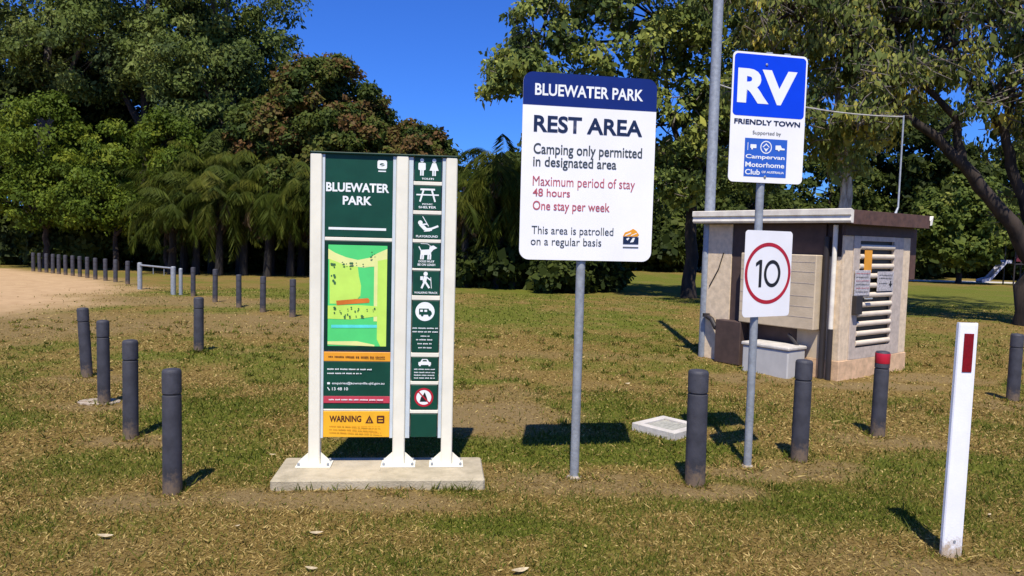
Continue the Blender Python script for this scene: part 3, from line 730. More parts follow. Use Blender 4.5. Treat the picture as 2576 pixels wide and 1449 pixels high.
fl.poly([(ex, ez + .5 * eh), (ex + .12 * ew, ez + .75 * eh), (ex + .4 * ew, ez + .86 * eh), (ex + .62 * ew, ez + 1.0 * eh), (ex + .82 * ew, ez + .88 * eh), (ex + ew, ez + .62 * eh), (ex + .9 * ew, ez + .5 * eh)], 0)
fl.line(ex + .15 * ew, ez + .56 * eh, ex + .5 * ew, ez + .74 * eh, .006, 2); fl.line(ex + .5 * ew, ez + .56 * eh, ex + .85 * ew, ez + .72 * eh, .005, 2)
fl.rect(ex + .02 * ew, ex + .98 * ew, ez + .02 * eh, ez + .47 * eh, 1)
fl.poly([(ex + .2 * ew, ez + .34 * eh), (ex + .3 * ew, ez + .24 * eh), (ex + .42 * ew, ez + .4 * eh), (ex + .34 * ew, ez + .42 * eh)], 2)
fl.poly([(ex + .45 * ew, ez + .12 * eh), (ex + .62 * ew, ez + .42 * eh), (ex + .75 * ew, ez + .42 * eh), (ex + .66 * ew, ez + .15 * eh)], 2)
fl.rect(ex + .02 * ew, ex + .98 * ew, ez - .22 * eh, ez - .16 * eh, 3)
fl.build('emblem', [M['orange'], M['navy_text'], M['white_ink'], M['grey_ink']], pan)

# ------------------------------------------------------------------ RV sign over speed sign on one pole
vo = ground_at(1880, 1172)
VY = R(13)
rv = empty('sign_post', vo, 0); tag(rv, 'galvanised post carrying the blue and white RV sign above a round-ring 10 speed sign', 'sign')
p = MB(); p.lathe([(.028, -.08), (.028, 2.62)], 20); pole = p.build('pole', M['galv'], rv, smooth=True)
p = MB(); p.lathe([(.045, -.03), (.04, .004), (.03, .010)], 9); p.build('footing', M['footing'], rv)
def vp(x, y): return plane_at(x, y, vo, VY)
h = empty('rv_sign_panel', (0, 0, 0), VY)
a0 = .5 * (vp(1837, 200)[0] + vp(1824, 420)[0]); a1 = .5 * (vp(2021, 200)[0] + vp(2012, 420)[0])
zt = .5 * (vp(1845, 131)[1] + vp(2010, 145)[1]); zb = .5 * (vp(1835, 456)[1] + vp(2000, 466)[1])
bpy.data.objects.remove(h)
F = -.038
p = MB(); p.prism(rrect(a0, a1, zb, zt, .035, 8), F, F + .004); vpan = p.build('rv_sign_panel', M['white'], rv); vpan.rotation_euler = (0, 0, VY)
fl = Flat(F - .0012); zt2 = zt - .014; zmid = .5 * (vp(1832, 291)[1] + vp(2012, 302)[1])
fl.poly(rrect(a0 + .012, a1 - .012, zmid, zt2, .028, 8)); fl.build('blue_field', M['blue'], vpan)
a = vp(1850, 173); b = vp(1850, 260); c2_ = vp(1998, 182)
lettering('lettering', 'RV', a[0], c2_[0], b[1], a[1], F - .0025, M['white_ink'], vpan, .045)
a = vp(1840, 299); b = vp(1840, 312); c2_ = vp(2005, 305)
lettering('lettering', 'FRIENDLY TOWN', a[0], c2_[0], b[1], a[1], F - .0025, M['navy_text'], vpan, .03)
a = vp(1886, 330); b = vp(1886, 342); c2_ = vp(1957, 333)
lettering('lettering', 'Supported by', a[0], c2_[0], b[1], a[1], F - .0025, M['grey_ink'], vpan, .0)
a = vp(1867, 348); b = vp(1863, 444); c2_ = vp(1973, 352)
lx0, lx1, lz1, lz0 = a[0], c2_[0], a[1], b[1]
fl = Flat(F - .0012); fl.rect(lx0, lx1, lz0, lz1); lp = fl.build('club_logo', M['blue2'], vpan)
lw, lh = lx1 - lx0, lz1 - lz0
fl = Flat(F - .0024)
cx, cz = lx0 + .5 * lw, lz1 - .22 * lh
fl.ring(cx, cz, .045, .007); fl.poly([(cx - .03, cz + .0), (cx, cz + .028), (cx + .03, cz), (cx + .02, cz), (cx, cz + .018), (cx - .02, cz)])
fl.poly([(cx - .022, cz - .002), (cx, cz - .032), (cx + .022, cz - .002), (cx, cz - .012)])
fl.poly(rrect(lx0 + .13 * lw, lx0 + .27 * lw, cz - .010, cz + .016, .004)); fl.line(lx0 + .07 * lw, cz + .028, lx0 + .07 * lw, cz - .026, .004); fl.disc(lx0 + .17 * lw, cz - .014, .007, n=10)
fl.poly([(lx0 + .72 * lw, cz - .014), (lx0 + .72 * lw, cz + .016), (lx0 + .84 * lw, cz + .018), (lx0 + .87 * lw, cz), (lx0 + .94 * lw, cz - .003), (lx0 + .94 * lw, cz - .014)]); fl.disc(lx0 + .80 * lw, cz - .016, .007, n=10)
fl.build('emblem', M['white_ink'], lp)
for t, u0, u1, v0, v1 in (('Campervan', .03, .95, .42, .56), ('Motorhome', .03, .95, .62, .75), ('Club', .03, .38, .81, .95), ('OF AUSTRALIA', .42, .95, .84, .90)):
    lettering('lettering', t, lx0 + u0 * lw, lx0 + u1 * lw, lz1 - v1 * lh, lz1 - v0 * lh, F - .0024, M['white_ink'], lp, .02)
p = MB()
for zz in (zb + .13, zt - .42): p.box(a0 + .1, a1 - .1, F + .0045, -.0285, zz, zz + .03); p.box(-.04, .04, -.028, .03, zz + .002, zz + .028)
br = p.build('bracket', M['galv'], rv); br.rotation_euler = (0, 0, VY)
p = MB()
for xx in (.5 * (a0 + a1) - .03, .5 * (a0 + a1) + .11): p.box(xx, xx + .05, F + .006, F + .018, zt + .0005, zt + .012, .003)
cl = p.build('top_clip', M['leaf_round'] if False else M['galv'], rv); cl.rotation_euler = (0, 0, VY)
for px_, py_ in ((1921, 166), (1916, 446)):
    q_ = vp(px_, py_); bt = MB(); bt.lathe([(.009, 0), (.009, .003), (.005, .005)], 10); bo = bt.build('bolt', M['galv'], vpan); bo.rotation_euler = (R(90), 0, 0); bo.location = (q_[0], F - .0026, q_[1])
SY = R(30)
def sp(x, y): return plane_at(x, y, vo, SY)
a0 = .5 * (sp(1866, 600)[0] + sp(1857, 770)[0]); a1 = .5 * (sp(1983, 600)[0] + sp(1975, 770)[0])
zt = .5 * (sp(1870, 578)[1] + sp(1980, 583)[1]); zb = .5 * (sp(1860, 793)[1] + sp(1970, 797)[1])
p = MB(); p.prism(rrect(a0, a1, zb, zt, .03, 8), F, F + .003); span = p.build('speed_sign_panel', M['white'], rv); span.rotation_euler = (0, 0, SY)
cx = .5 * (a0 + a1); cz = sp(1921, 687)[1]; rx = (a1 - a0) * .49; rz_ = sp(1921, 610)[1] - cz
fl = Flat(F - .0012); fl.ring(cx, cz, rx, .027, rz_, n=56); fl.build('red_ring', M['red'], span)
a = sp(1890, 653); b = sp(1890, 722); c2_ = sp(1952, 655)
xm = a[0] + (c2_[0] - a[0]) * .27
p = Flat(F - .0012); w_ = .028
p.rect(xm - w_, xm, b[1], a[1]); p.poly([(xm - w_, a[1] - .001), (xm - w_, a[1] - .03), (a[0] + .006, a[1] - .048), (a[0] + .006, a[1] - .022)])
p.ring((xm + .022 + c2_[0]) / 2 + .004, (a[1] + b[1]) / 2, (c2_[0] - xm - .022) / 2 + .004, w_ * .92, (a[1] - b[1]) / 2, n=40)
p.build('digits', M['black'], span)
p = MB()
for zz in (zb + .12, zt - .16): p.box(a0 + .08, a1 - .08, F + .0035, -.0285, zz, zz + .025); p.box(-.036, .036, -.028, .03, zz + .002, zz + .023)
br = p.build('bracket', M['galv'], rv); br.rotation_euler = (0, 0, SY)

# ------------------------------------------------------------------ white guide post
gp = ground_at(2393, 1400)
g = empty('guide_post', gp, R(4)); g.rotation_euler = (0, R(.6), R(4)); tag(g, 'white flat guide post with a dark red reflector, in the right foreground', 'guide post')
GH = 1.235
# slightly cupped white blade, thicker at the edges
prof = [(-.055, 0), (-.050, -.006), (-.03, -.009), (.03, -.009), (.05, -.006), (.055, 0), (.055, .018), (.05, .020), (.04, .006), (-.04, .006), (-.05, .020), (-.055, .018)]
n_ = len(prof); vs = []; zl = [-.08, .0, .3, .8, GH - .012, GH]
for k, zz in enumerate(zl):
    sc_ = 1 - .06 * max(0, zz) / GH if k < 5 else .93
    for (a, b) in prof: vs.append((a * sc_, b * (1 if k < 5 else .8), zz))
fs = [tuple(reversed(range(n_)))]
for k in range(len(zl) - 1):
    for i in range(n_): j = (i + 1) % n_; fs.append((k * n_ + i, k * n_ + j, (k + 1) * n_ + j, (k + 1) * n_ + i))
fs.append(tuple(range((len(zl) - 1) * n_, len(zl) * n_)))
p = MB(); p.add(vs, fs); p.build('post', M['white_post'], g)
p = MB(); p.box(-.026, .026, -.0125, -.0095, GH - .255, GH - .055, .001); p.build('reflector', M['reflector'], g)
p = MB(); p.lathe([(.007, 0), (.007, .003)], 12); sc = p.build('fixing_screw', M['galv'], g); sc.rotation_euler = (R(90), 0, 0); sc.location = (.004, -.0095, .085)

# ------------------------------------------------------------------ tall galvanised pole and overhead line
tp = ground_at(1770, 897)
t_ = empty('light_pole', tp); tag(t_, 'very tall galvanised steel pole rising out of frame beside the shed', 'pole')
p = MB(); p.lathe([(.078, -.1), (.076, 1.5), (.072, 1.52), (.07, 4.5), (.066, 8.5)], 24); p.build('shaft', M['galv'], t_, smooth=True)
p = MB(); p.lathe([(.083, 2.0), (.083, 2.05)], 24); p.build('collar', M['galv'], t_, smooth=True)

# ------------------------------------------------------------------ shed
SO = (3.97, 8.88); SA = R(36.87)
shed = empty('pump_shed', SO, SA); tag(shed, 'small beige and brown pump shed with a cream gutter and a louvred door', 'shed')
WX, WY = 1.65, 2.0
p = MB(); p.box(.032, WX - .03, .032, WY - .03, .0, 1.90); p.build('inner_wall', M['shed_brown'], shed)
p = MB(); p.box(-.01, WX + .02, -.012, WY, -.06, .235, .006); p.build('base_plinth', M['orange_base'], shed)
# right (door) face, local y = 0
p = MB(); p.box(.0, .205, .0, .03, .236, 1.76, .004); p.box(.0, .0299, .0301, .24, .236, 1.50); p.build('corner_pier', M['shed_pale'], shed)
d = MB(); d.box(.206, .355, -.012, .029, .237, 1.76, .004); d.box(1.20, 1.45, -.012, .029, .237, 1.76, .004); d.box(.3552, 1.1998, -.012, .029, .237, .375); d.box(.3552, 1.1998, -.012, .029, 1.70, 1.76)
door = d.build('louvre_door', M['door_grey'], shed)
v_ = MB(); v_.box(.3553, 1.1997, .0302, .0310, .376, 1.699); v_.build('gap_shade_board', M['black'], door)  # flat black insert paints the shade of the gaps between the slats
for k in range(11):
    zc0 = .43 + k * .1195
    s = MB(); n8 = 8; pr_ = []
    for q in range(n8 + 1):
        a_ = R(-80 + 150 * q / n8); pr_.append((-.004 - .020 * math.cos(a_), zc0 + .031 * math.sin(a_)))
    pr_ += [(.008, zc0 + .032), (.008, zc0 - .022)]
    m8 = len(pr_); vs = [(.356, a, b) for a, b in pr_] + [(1.199, a, b) for a, b in pr_]
    s.add(vs, [tuple(range(m8)), tuple(reversed(range(m8, 2 * m8)))] + [((i + 1) % m8, i, m8 + i, m8 + (i + 1) % m8) for i in range(m8)])
    s.build('slat', M['slat'], door)
p = MB(); p.box(1.4502, 1.64, -.006, .0299, .236, 1.76, .004); p.build('end_pier', M['shed_pale'], shed)
p = MB(); p.box(1.655, 1.87, .02, .30, 1.20, 1.88, .01); p.build('side_hood', M['roof_brown'], shed)
p = MB(); p.box(-.02, WX + .03, -.02, .0295, 1.762, 1.90); p.build('head_board', M['shed_brown'], shed)
s = MB(); s.box(.44, .62, -.026, -.0205, 1.31, 1.585, .002); st = s.build('notice', M['orange'], door); st['label'] = 'yellow notice'
s = MB(); s.box(.78, 1.19, -.027, -.0205, 1.07, 1.32, .002); st = s.build('notice', M['notice'], door); st['label'] = 'white notice with a black arrow'
fl = Flat(-.0282); fl.poly([(1.07, 1.165), (1.16, 1.165), (1.115, 1.11)]); fl.rect(1.10, 1.13, 1.165, 1.20); fl.build('arrow', M['black'], st)
dashes(.82, 1.15, 1.275, .014, -.0282, M['grey_ink'], st, 71); dashes(.82, 1.15, 1.235, .014, -.0282, M['grey_ink'], st, 72); dashes(.82, 1.04, 1.17, .014, -.0282, M['grey_ink'], st, 73)
s = MB(); s.box(.225, .59, -.033, -.0275, 1.03, 1.34, .002); st = s.build('notice', M['notice'], door); st['label'] = 'faded pinkish poster'
for k in range(6): dashes(.25, .56, 1.30 - k * .045, .012, -.0342, M['grey_ink'] if k % 2 else M['red_ink'], st, 80 + k)
s = MB(); s.box(.215, .36, -.075, -.0125, .80, 1.03, .006); s.build('lock_box', M['dark_metal'], door)
s = MB(); s.tube([(.50, -.02, .985), (.50, -.05, .985), (.62, -.05, .985)], .012, 8); s.build('handle', M['galv'], door)
# left face, local x = 0
p = MB(); p.box(-.012, .0298, 1.60, WY, .0, 1.895, .004); p.build('corner_pier', M['shed_pale'], shed)
p = MB(); p.box(.0, .0297, .241, 1.599, .236, 1.895); p.build('side_cladding', M['shed_brown'], shed)
p = MB(); p.box(-.008, .0296, .24, .56, .2355, .585); p.build('lower_panel', M['shed_beige'], shed)
c_ = MB(); c_.box(-.16, -.0005, .255, 1.34, .59, 1.513, .01); cab = c_.build('meter_cabinet', M['shed_beige'], shed)
for zz in (.74, .87, 1.0, 1.16, 1.30, 1.42):
    s = MB(); s.box(-.1625, -.1602, .27, 1.325, zz, zz + .006); s.build('board_line', M['door_grey'], cab)
p = MB(); p.tube([(-.03, .205, .0), (-.03, .205, 1.74)], .035, 12); p.build('down_pipe', M['dark_metal'], shed, smooth=True)
p = MB(); p.tube([(-.035, .10, .62), (-.035, .10, 1.88)], .028, 12); p.build('vent_pipe', M['gutter'], shed, smooth=True)
p = MB(); p.tube([(-.04, .10, .0), (-.04, .10, .617)], .032, 12); p.build('drain_pipe', M['dark_metal'], shed, smooth=True)
p = MB(); p.tube([(-.06, 1.93, .60), (-.09, 1.83, .57), (-.09, 1.76, .46), (-.05, 1.70, .44)], .035, 12); p.lathe([(.05, .59), (.05, .64)], 12, -.06, 1.95); p.build('tap_pipe', M['dark_metal'], shed, smooth=True)
p = MB(); p.tube([(-.02, 1.73, 1.50), (-.02, 1.80, 1.28), (-.02, 1.95, 1.02)], .007, 6); p.build('conduit', M['dark_metal'], shed)
p = MB(); p.box(-.16, -.002, 1.30, 1.71, .0, .585, .008); p.build('pump_box', M['shed_brown'], shed)
p = MB(); p.tube([(-.10, .62, .5), (-.12, .48, .38), (-.13, .42, .12), (-.16, .34, .0)], .022, 8); p.build('hose', M['dark_metal'], shed, smooth=True)
# roof: flat, cream gutter on the left side, brown barge board on the door side
rf = MB(); rf.box(-.11, WX + .20, -.11, WY + .10, 1.902, 2.02); roof = rf.build('roof', M['roof_brown'], shed)
rs = MB(); rs.box(-.12, WX + .21, -.12, WY + .11, 2.021, 2.04); rs.build('roof_sheet', M['cable'], roof)
gt_ = MB()
prof_g = [(-.115, 1.905), (-.165, 1.905), (-.18, 1.93), (-.17, 1.985), (-.19, 2.0), (-.19, 2.065), (-.17, 2.072), (-.115, 2.05)]
n_ = len(prof_g)
vs = [(a, -.16, b) for a, b in prof_g] + [(a, WY + .16, b) for a, b in prof_g]
fs = [tuple(range(n_)), tuple(reversed(range(n_, 2 * n_)))] + [((i + 1) % n_, i, n_ + i, n_ + (i + 1) % n_) for i in range(n_)]
gt_.add(vs, fs); gt_.build('gutter', M['gutter'], roof)
bb_ = MB(); bb_.box(-.114, WX + .20, -.138, -.111, 1.892, 2.06, .003); bb_.build('barge_board', M['roof_brown'], roof)
gx_ = WX + .211
ge = MB(); ge.add([(gx_, -.14, 1.93), (gx_ + .06, -.14, 1.94), (gx_ + .09, -.14, 2.06), (gx_, -.14, 2.0), (gx_, .5, 1.93), (gx_ + .06, .5, 1.94), (gx_ + .09, .5, 2.06), (gx_, .5, 2.0)],
                    [(0, 1, 2, 3), (7, 6, 5, 4), (0, 4, 5, 1), (1, 5, 6, 2), (2, 6, 7, 3)]); ge.build('gutter', M['gutter'], roof)
ms = MB(); ms.tube([(1.70, .25, 2.041), (1.71, .25, 2.10), (1.77, .25, 2.18), (1.78, .25, 3.42)], [.018, .018, .012, .011], 10); ms.build('mast', M['galv'], roof, smooth=True)
mt = Vector((SO[0] + math.cos(SA) * 1.78 - math.sin(SA) * .25, SO[1] + math.sin(SA) * 1.78 + math.cos(SA) * .25, 3.40))
p = MB(); pl = []
a = Vector((tp[0] + .07, tp[1], 3.85))
for i in range(13):
    t = i / 12; q_ = a.lerp(mt, t); q_.z -= .10 * 4 * t * (1 - t); pl.append(q_)
p.tube(pl, .009, 6); cb = p.build('overhead_cable', M['cable']); tag(cb, 'thin pale overhead cable running from the tall pole to the shed mast', 'cable')

# ------------------------------------------------------------------ pale grey utility box by the shed
bx = empty('utility_box', (3.38, 8.93), SA); tag(bx, 'low pale grey ground box in front of the shed', 'utility box')
p = MB(); p.box(0, .37, 0, .66, -.05, .335, .015); p.build('body', M['greybox'], bx)
p = MB(); p.box(-.015, .385, -.015, .675, .336, .38, .012); p.build('lid', M['concrete_pale'], bx)

# ------------------------------------------------------------------ concrete pit with lid
pt = empty('pit_cover', (1.375, 6.27), R(42)); tag(pt, 'square pale concrete pit surround with a recessed lid, flat in the lawn', 'pit cover')
p = MB(); q_ = .222
for a, b, c2_, d_ in ((-q_, q_, -q_, -q_ + .07), (-q_, q_, q_ - .07, q_), (-q_, -q_ + .07, -q_ + .0701, q_ - .0701), (q_ - .07, q_, -q_ + .0701, q_ - .0701)): p.box(a, b, c2_, d_, -.05, .058, .004)
p.build('surround', M['concrete_pale'], pt)
p = MB(); p.box(-q_ + .071, q_ - .071, -q_ + .071, q_ - .071, -.04, .042, .003); p.build('lid', M['cast_lid'], pt)

# ------------------------------------------------------------------ pale footing flush by the third left bollard
fo = ground_at(250, 1012)
p = MB(); p.lathe([(.17, -.03), (.165, .012), (.13, .016)], 14, 0, 0); f_ = p.build('concrete_footing', M['footing']); f_.location = (fo[0], fo[1], 0); f_.scale = (1.15, .8, 1)
tag(f_, 'thin pale concrete pad flush with the soil at the third left bollard', 'footing')

# ------------------------------------------------------------------ fallen leaves
def leaf_obj(loc, ln_, rz, label):
    p = MB(); n_ = 7; vs = []
    for i in range(n_):
        t = i / (n_ - 1); w = math.sin(math.pi * t) ** .8 * .15 * ln_; x = (t - .5) * ln_; z = .006 + .18 * ln_ * (t - .5) ** 2 * 2
        vs += [(x, -w, z + .1 * w), (x, 0, z), (x, w, z + .35 * w)]
    fs = []
    for i in range(n_ - 1):
        for k in (0, 1): fs.append((3 * i + k, 3 * i + 3 + k, 3 * i + 4 + k, 3 * i + 1 + k))
    p.add(vs, fs); o = p.build('fallen_leaf', M['dead_leaf']); o.location = (loc[0], loc[1], float(height(np.array([loc[0]]), np.array([loc[1]]))[0]) + .012); o.rotation_euler = (.1, .05, rz)
    tag(o, label, 'leaf', 'dry leaves fallen on the grass')
for px, py, l_, rz_, lb in ((265, 1358, .085, .1, 'long pale dry leaf on the grass below the nearest left bollard'), (795, 1348, .075, .3, 'pale dry leaf on the grass just in front of the sign slab'),
        (783, 1436, .065, -.1, 'small pale dry leaf at the bottom edge below the park map sign'), (1308, 1440, .10, .5, 'largest yellowish dry leaf at the bottom edge of the lawn, centre'),
        (1578, 969, .10, .8, 'white fleck of a leaf on the lawn right of the rest area pole'), (597, 1333, .035, .9, 'tiny pale leaf on the grass left of the sign slab'), (1670, 1052, .07, .4, 'pale leaf curled on the grass behind the pit cover'),
        (685, 1147, .05, .2, 'small pale leaf left of the sign slab corner'), (2488, 1300, .05, .7, 'pale dry leaf on the grass right of the guide post')):
    leaf_obj(ground_at(px, py), l_, rz_, lb)

# ------------------------------------------------------------------ trees
def tree(name, label, group, base, lobes, trunk_r, fork_z, mats, nclump=120, per=110, leaf=(.16, .05), clump=(.35, .75), droop=0.0, seed=1, limbs=None, shell=.55, tiltxy=(0, 0), reddish=0, sub=6, up=.35, cat='tree', twigs=0):
    r = np.random.default_rng(seed)
    root = empty(name, (base[0], base[1], -.02)); tag(root, label, cat, group)
    L_ = np.array(lobes, float)
    area = (L_[:, 3] * L_[:, 4] + L_[:, 3] * L_[:, 5] + L_[:, 4] * L_[:, 5]); pr = area / area.sum()
    k = r.choice(len(L_), nclump, p=pr)
    d = unit(r.normal(size=(nclump, 3)) + np.array([0, -.15, .15]))
    rad = shell + (1 - shell) * r.random(nclump) ** .6
    cc = L_[k, :3] + d * L_[k, 3:6] * rad[:, None]
    cr = r.uniform(clump[0], clump[1], nclump)
    n = nclump * per
    ci = np.repeat(np.arange(nclump), per)
    off = unit(r.normal(size=(n, 3))) * (r.random(n) ** .45)[:, None] * np.array([1, 1, .72])
    C = cc[ci] + off * cr[ci][:, None]
    outw = unit(off + .5 * d[ci])
    nrm = unit(outw * .9 + np.array([0, 0, up]) + r.normal(size=(n, 3)) * .6)
    ax = np.cross(nrm, r.normal(size=(n, 3))); ax = unit(unit(ax) + np.array([0, 0, -droop * 2.2]))
    sd = unit(np.cross(ax, nrm))
    sz_ = np.exp(r.normal(0, .32, n)); ln_ = leaf[0] * sz_; wd_ = leaf[1] * sz_ * r.uniform(.75, 1.25, n)
    ctint = r.normal(.45, .2, nclump)
    if reddish:
        zt_ = (cc[:, 2] - cc[:, 2].min()) / np.ptp(cc[:, 2]); ctint = np.where(r.random(nclump) < reddish * (.25 + zt_), r.uniform(.75, .95, nclump), r.normal(.38, .18, nclump))
    tint = ctint[ci] + r.normal(0, .13, n)
    cards('crown', C, ax * ln_[:, None], sd * wd_[:, None], tint, mats[0], root)
    w = MB(); rr_ = random.Random(seed)
    fork = Vector((tiltxy[0], tiltxy[1], fork_z))
    def wob(a, b, n_, amp):
        pts = []
        for i in range(n_ + 1):
            t = i / n_; q = Vector(a).lerp(Vector(b), t)
            if 0 < i < n_: q += Vector((rr_.uniform(-1, 1), rr_.uniform(-1, 1), rr_.uniform(-.5, .5))) * amp
            pts.append(q)
        return pts
    tpts = wob((0, 0, -.1), fork, 5, trunk_r * .35); w.tube(tpts, [trunk_r * (1.35 if i == 0 else 1.12 - .08 * i) for i in range(6)], 12)
    if limbs:
        for pts, r0, r1 in limbs:
            n_ = len(pts); pp = []
            for i in range(n_ - 1):
                pp += wob(pts[i], pts[i + 1], 4, r0 * .35)[:-1]
            pp.append(Vector(pts[-1])); m_ = len(pp)
            w.tube(pp, [(r0 + (r1 - r0) * (i / (m_ - 1)) ** .7) * rr_.uniform(.93, 1.07) for i in range(m_)], 11)
    if twigs:
        tw_ = MB()
        for i in range(nclump):
            for q in range(twigs):
                a0 = Vector(cc[i]) + Vector(r.normal(size=3)) * .12; dd = Vector(unit(r.normal(size=3) + d[i] * 1.2 + np.array([0, 0, .2]))) * float(cr[i] * r.uniform(1.0, 2.0))
                st0 = a0 - dd * .55; tw_.tube([st0, a0 + Vector(r.normal(size=3)) * .07, a0 + dd * .45 + Vector(r.normal(size=3)) * .05 + Vector((0, 0, -.06))], [.017, .011, .006], 4)
        tw_.build('twigs', M['bark_twig'], root)
    for li, l in enumerate(L_):
        c_ = Vector(l[:3]); ids = [i for i in range(nclump) if k[i] == li]
        if not limbs:
            w.tube(wob(fork, c_, 4, .15), [trunk_r * (.6 - .09 * i) for i in range(5)], 8)
            src = c_
        else:
            allp = [Vector(q) for pts, _, _ in limbs for q in pts[1:]]; src = min(allp, key=lambda q: (q - c_).length)
            w.tube(wob(src, c_, 3, .12), [trunk_r * .22, trunk_r * .17, trunk_r * .12, trunk_r * .08], 6)
        for i in ids[:sub]:
            w.tube(wob(c_ if rr_.random() < .7 else src, cc[i], 3, .12), [trunk_r * .16, trunk_r * .11, trunk_r * .07, trunk_r * .03], 5)
    w.build('trunk', mats[1], root, smooth=True)
    return root

def palm(label, group, base, h, seed, nf=22, fl_=2.2, proto=[None]):
    r = np.random.default_rng(seed)
    root = empty('palm_tree', (base[0], base[1], -.02)); tag(root, label, 'palm', group)
    t = MB(); t.tube([(0, 0, -.1), (.05, 0, h * .35), (.02, .03, h * .7), (0, 0, h)], [.17, .13, .11, .10], 10); t.build('trunk', M['bark_palm'], root, smooth=True)
    def fronds(n, el0, el1, length, dead):
        Cs, As, Ss, Ts = [], [], [], []
        for i in range(n):
            az = r.uniform(0, 2 * np.pi); el = r.uniform(el0, el1); ln_ = length * r.uniform(.75, 1.2); m_ = 46
            hd = np.array([np.cos(az), np.sin(az), 0.]); sd = np.array([-np.sin(az), np.cos(az), 0.])
            cv = r.uniform(.6, 1.5); p = np.array([r.uniform(-.35, .35), r.uniform(-.3, .3), h - .05 - r.uniform(0, .7)]) + hd * .08; e = el; tt = r.uniform(0, 1)
            for j in range(m_):
                u = j / m_; d_ = hd * np.cos(e) + np.array([0, 0, 1]) * np.sin(e); p = p + d_ * ln_ / m_; e -= (1.7 + .9 * u) / m_ * cv
                if u < .12: continue
                ll = .62 * math.sin(math.pi * min(1, .12 + u * .85)) ** .7 * (.7 if dead else 1)
                for sgn in (-1, 1):
                    a = unit(sd * sgn * .75 + d_ * .55 + np.array([0, 0, -.75 - .4 * r.random()]) + r.normal(size=3) * .08)
                    Cs.append(p.copy()); As.append(a * ll); Ss.append(unit(np.cross(a, d_ + .2 * r.normal(size=3))) * .017); Ts.append(tt * .6 + .4 * r.random())
        return np.array(Cs), np.array(As), np.array(Ss), np.array(Ts)
    cards('crown', *fronds(nf, -.35, 1.45, fl_, False), M['leaf_palm'], root)
    cards('dead_fronds', *fronds(9, -1.2, -.3, fl_ * .6, True), M['leaf_dead'], root)
    return root

# --- left: tall eucalypts
E = M['leaf_euc']; BG = M['bark_grey']; BD = M['bark_dark']
tree('eucalyptus_tree', 'tall grey green eucalypt at the far left edge, its crown cut by the frame', 'tall eucalypts on the left', (-21.5, 34), [(-1, 0, 13, 4.2, 3.5, 3.6), (2.2, -.5, 10, 3.4, 3, 2.6), (-2.5, 0, 8, 3.2, 3, 2.4), (.5, 0, 16.5, 3.4, 3, 2.6)], .34, 5.5, (E, BG), 230, 210, (.17, .042), (.5, 1.1), .3, 11)
tree('eucalyptus_tree', 'tall eucalypt with a dark trunk behind the fresh green trees', 'tall eucalypts on the left', (-16.6, 33.5), [(.3, 0, 13, 4, 3.4, 3.2), (-1.6, -.5, 9.4, 2.8, 2.6, 2.2), (2.6, -.3, 9.8, 2.8, 2.6, 2.4), (.5, 0, 16.5, 3.4, 3, 2.6)], .32, 6, (E, BD), 230, 210, (.17, .042), (.5, 1.05), .3, 12)
tree('eucalyptus_tree', 'tall eucalypt whose crown edge meets the open blue sky', 'tall eucalypts on the left', (-12.9, 33), [(.2, 0, 12.6, 2.9, 2.8, 3.0), (-.8, -.4, 8.4, 2.6, 2.6, 2.4), (-1.0, -1.5, 5.6, 1.8, 1.4, 1.7), (1.2, .0, 9.6, 1.9, 2, 1.8), (-.6, 0, 15.5, 2.6, 2.6, 2.2)], .3, 6, (E, BG), 230, 210, (.17, .042), (.45, .95), .3, 13)
# --- left: fresh green small trees
G_ = M['leaf_bright']
tree('young_tree', 'bushy fresh green tree at the left end of the track', 'fresh green trees by the track', (-18.9, 30), [(0, 0, 5.2, 1.5, 1.4, 1.9), (-1.6, 0, 4.2, 1.3, 1.2, 1.6), (1.2, -.3, 3.3, 1.3, 1.2, 1.5), (-.6, -.4, 2.7, 1.3, 1.2, 1.2)], .14, 1.6, (G_, BD), 130, 230, (.125, .038), (.3, .7), .35, 21)
tree('young_tree', 'fresh green tree with drooping leaves in the middle of the three by the track', 'fresh green trees by the track', (-15.9, 29.6), [(0, 0, 4.4, 1.1, 1.1, 1.4), (-.7, -.3, 2.9, 1.1, 1, 1.3), (.9, -.2, 2.6, .9, .9, 1.0)], .12, 1.4, (G_, BD), 95, 230, (.125, .038), (.35, .65), .35, 22)
tree('young_tree', 'lighter fresh green tree nearest the palms', 'fresh green trees by the track', (-13.8, 29.5), [(0, 0, 5.2, 1.2, 1.1, 1.1), (.6, -.3, 4.0, .9, .9, .8), (-.5, 0, 2.4, .9, .9, .9)], .12, 1.6, (G_, BD), 85, 230, (.125, .038), (.3, .65), .35, 23)
# --- mango trees
MG = M['leaf_mango']
tree('mango_tree', 'large round crowned mango tree with rusty new leaves', 'mango trees', (-7.9, 30.5), [(.2, 0, 6.4, 2.4, 2.3, 2.5), (-1.9, -.2, 5.3, 1.7, 1.8, 1.8), (1.3, -.6, 5.0, 1.9, 1.8, 1.9), (0, -1, 4.0, 2.6, 1.8, 1.8), (-.5, 0, 7.2, 1.5, 1.5, 1.5)], .3, 2.4, (MG, BD), 360, 230, (.15, .048), (.28, .58), .1, 31, reddish=.34, shell=.7)
tree('mango_tree', 'smaller dark mango tree behind the top of the park map sign', 'mango trees', (-4.3, 30), [(.1, 0, 4.6, 1.55, 1.6, 1.6), (-.9, -.2, 3.8, 1.3, 1.4, 1.6), (.5, -.4, 3.4, 1.5, 1.4, 1.5)], .24, 2.0, (MG, BD), 210, 230, (.15, .048), (.25, .52), .1, 32, reddish=.35, shell=.7)
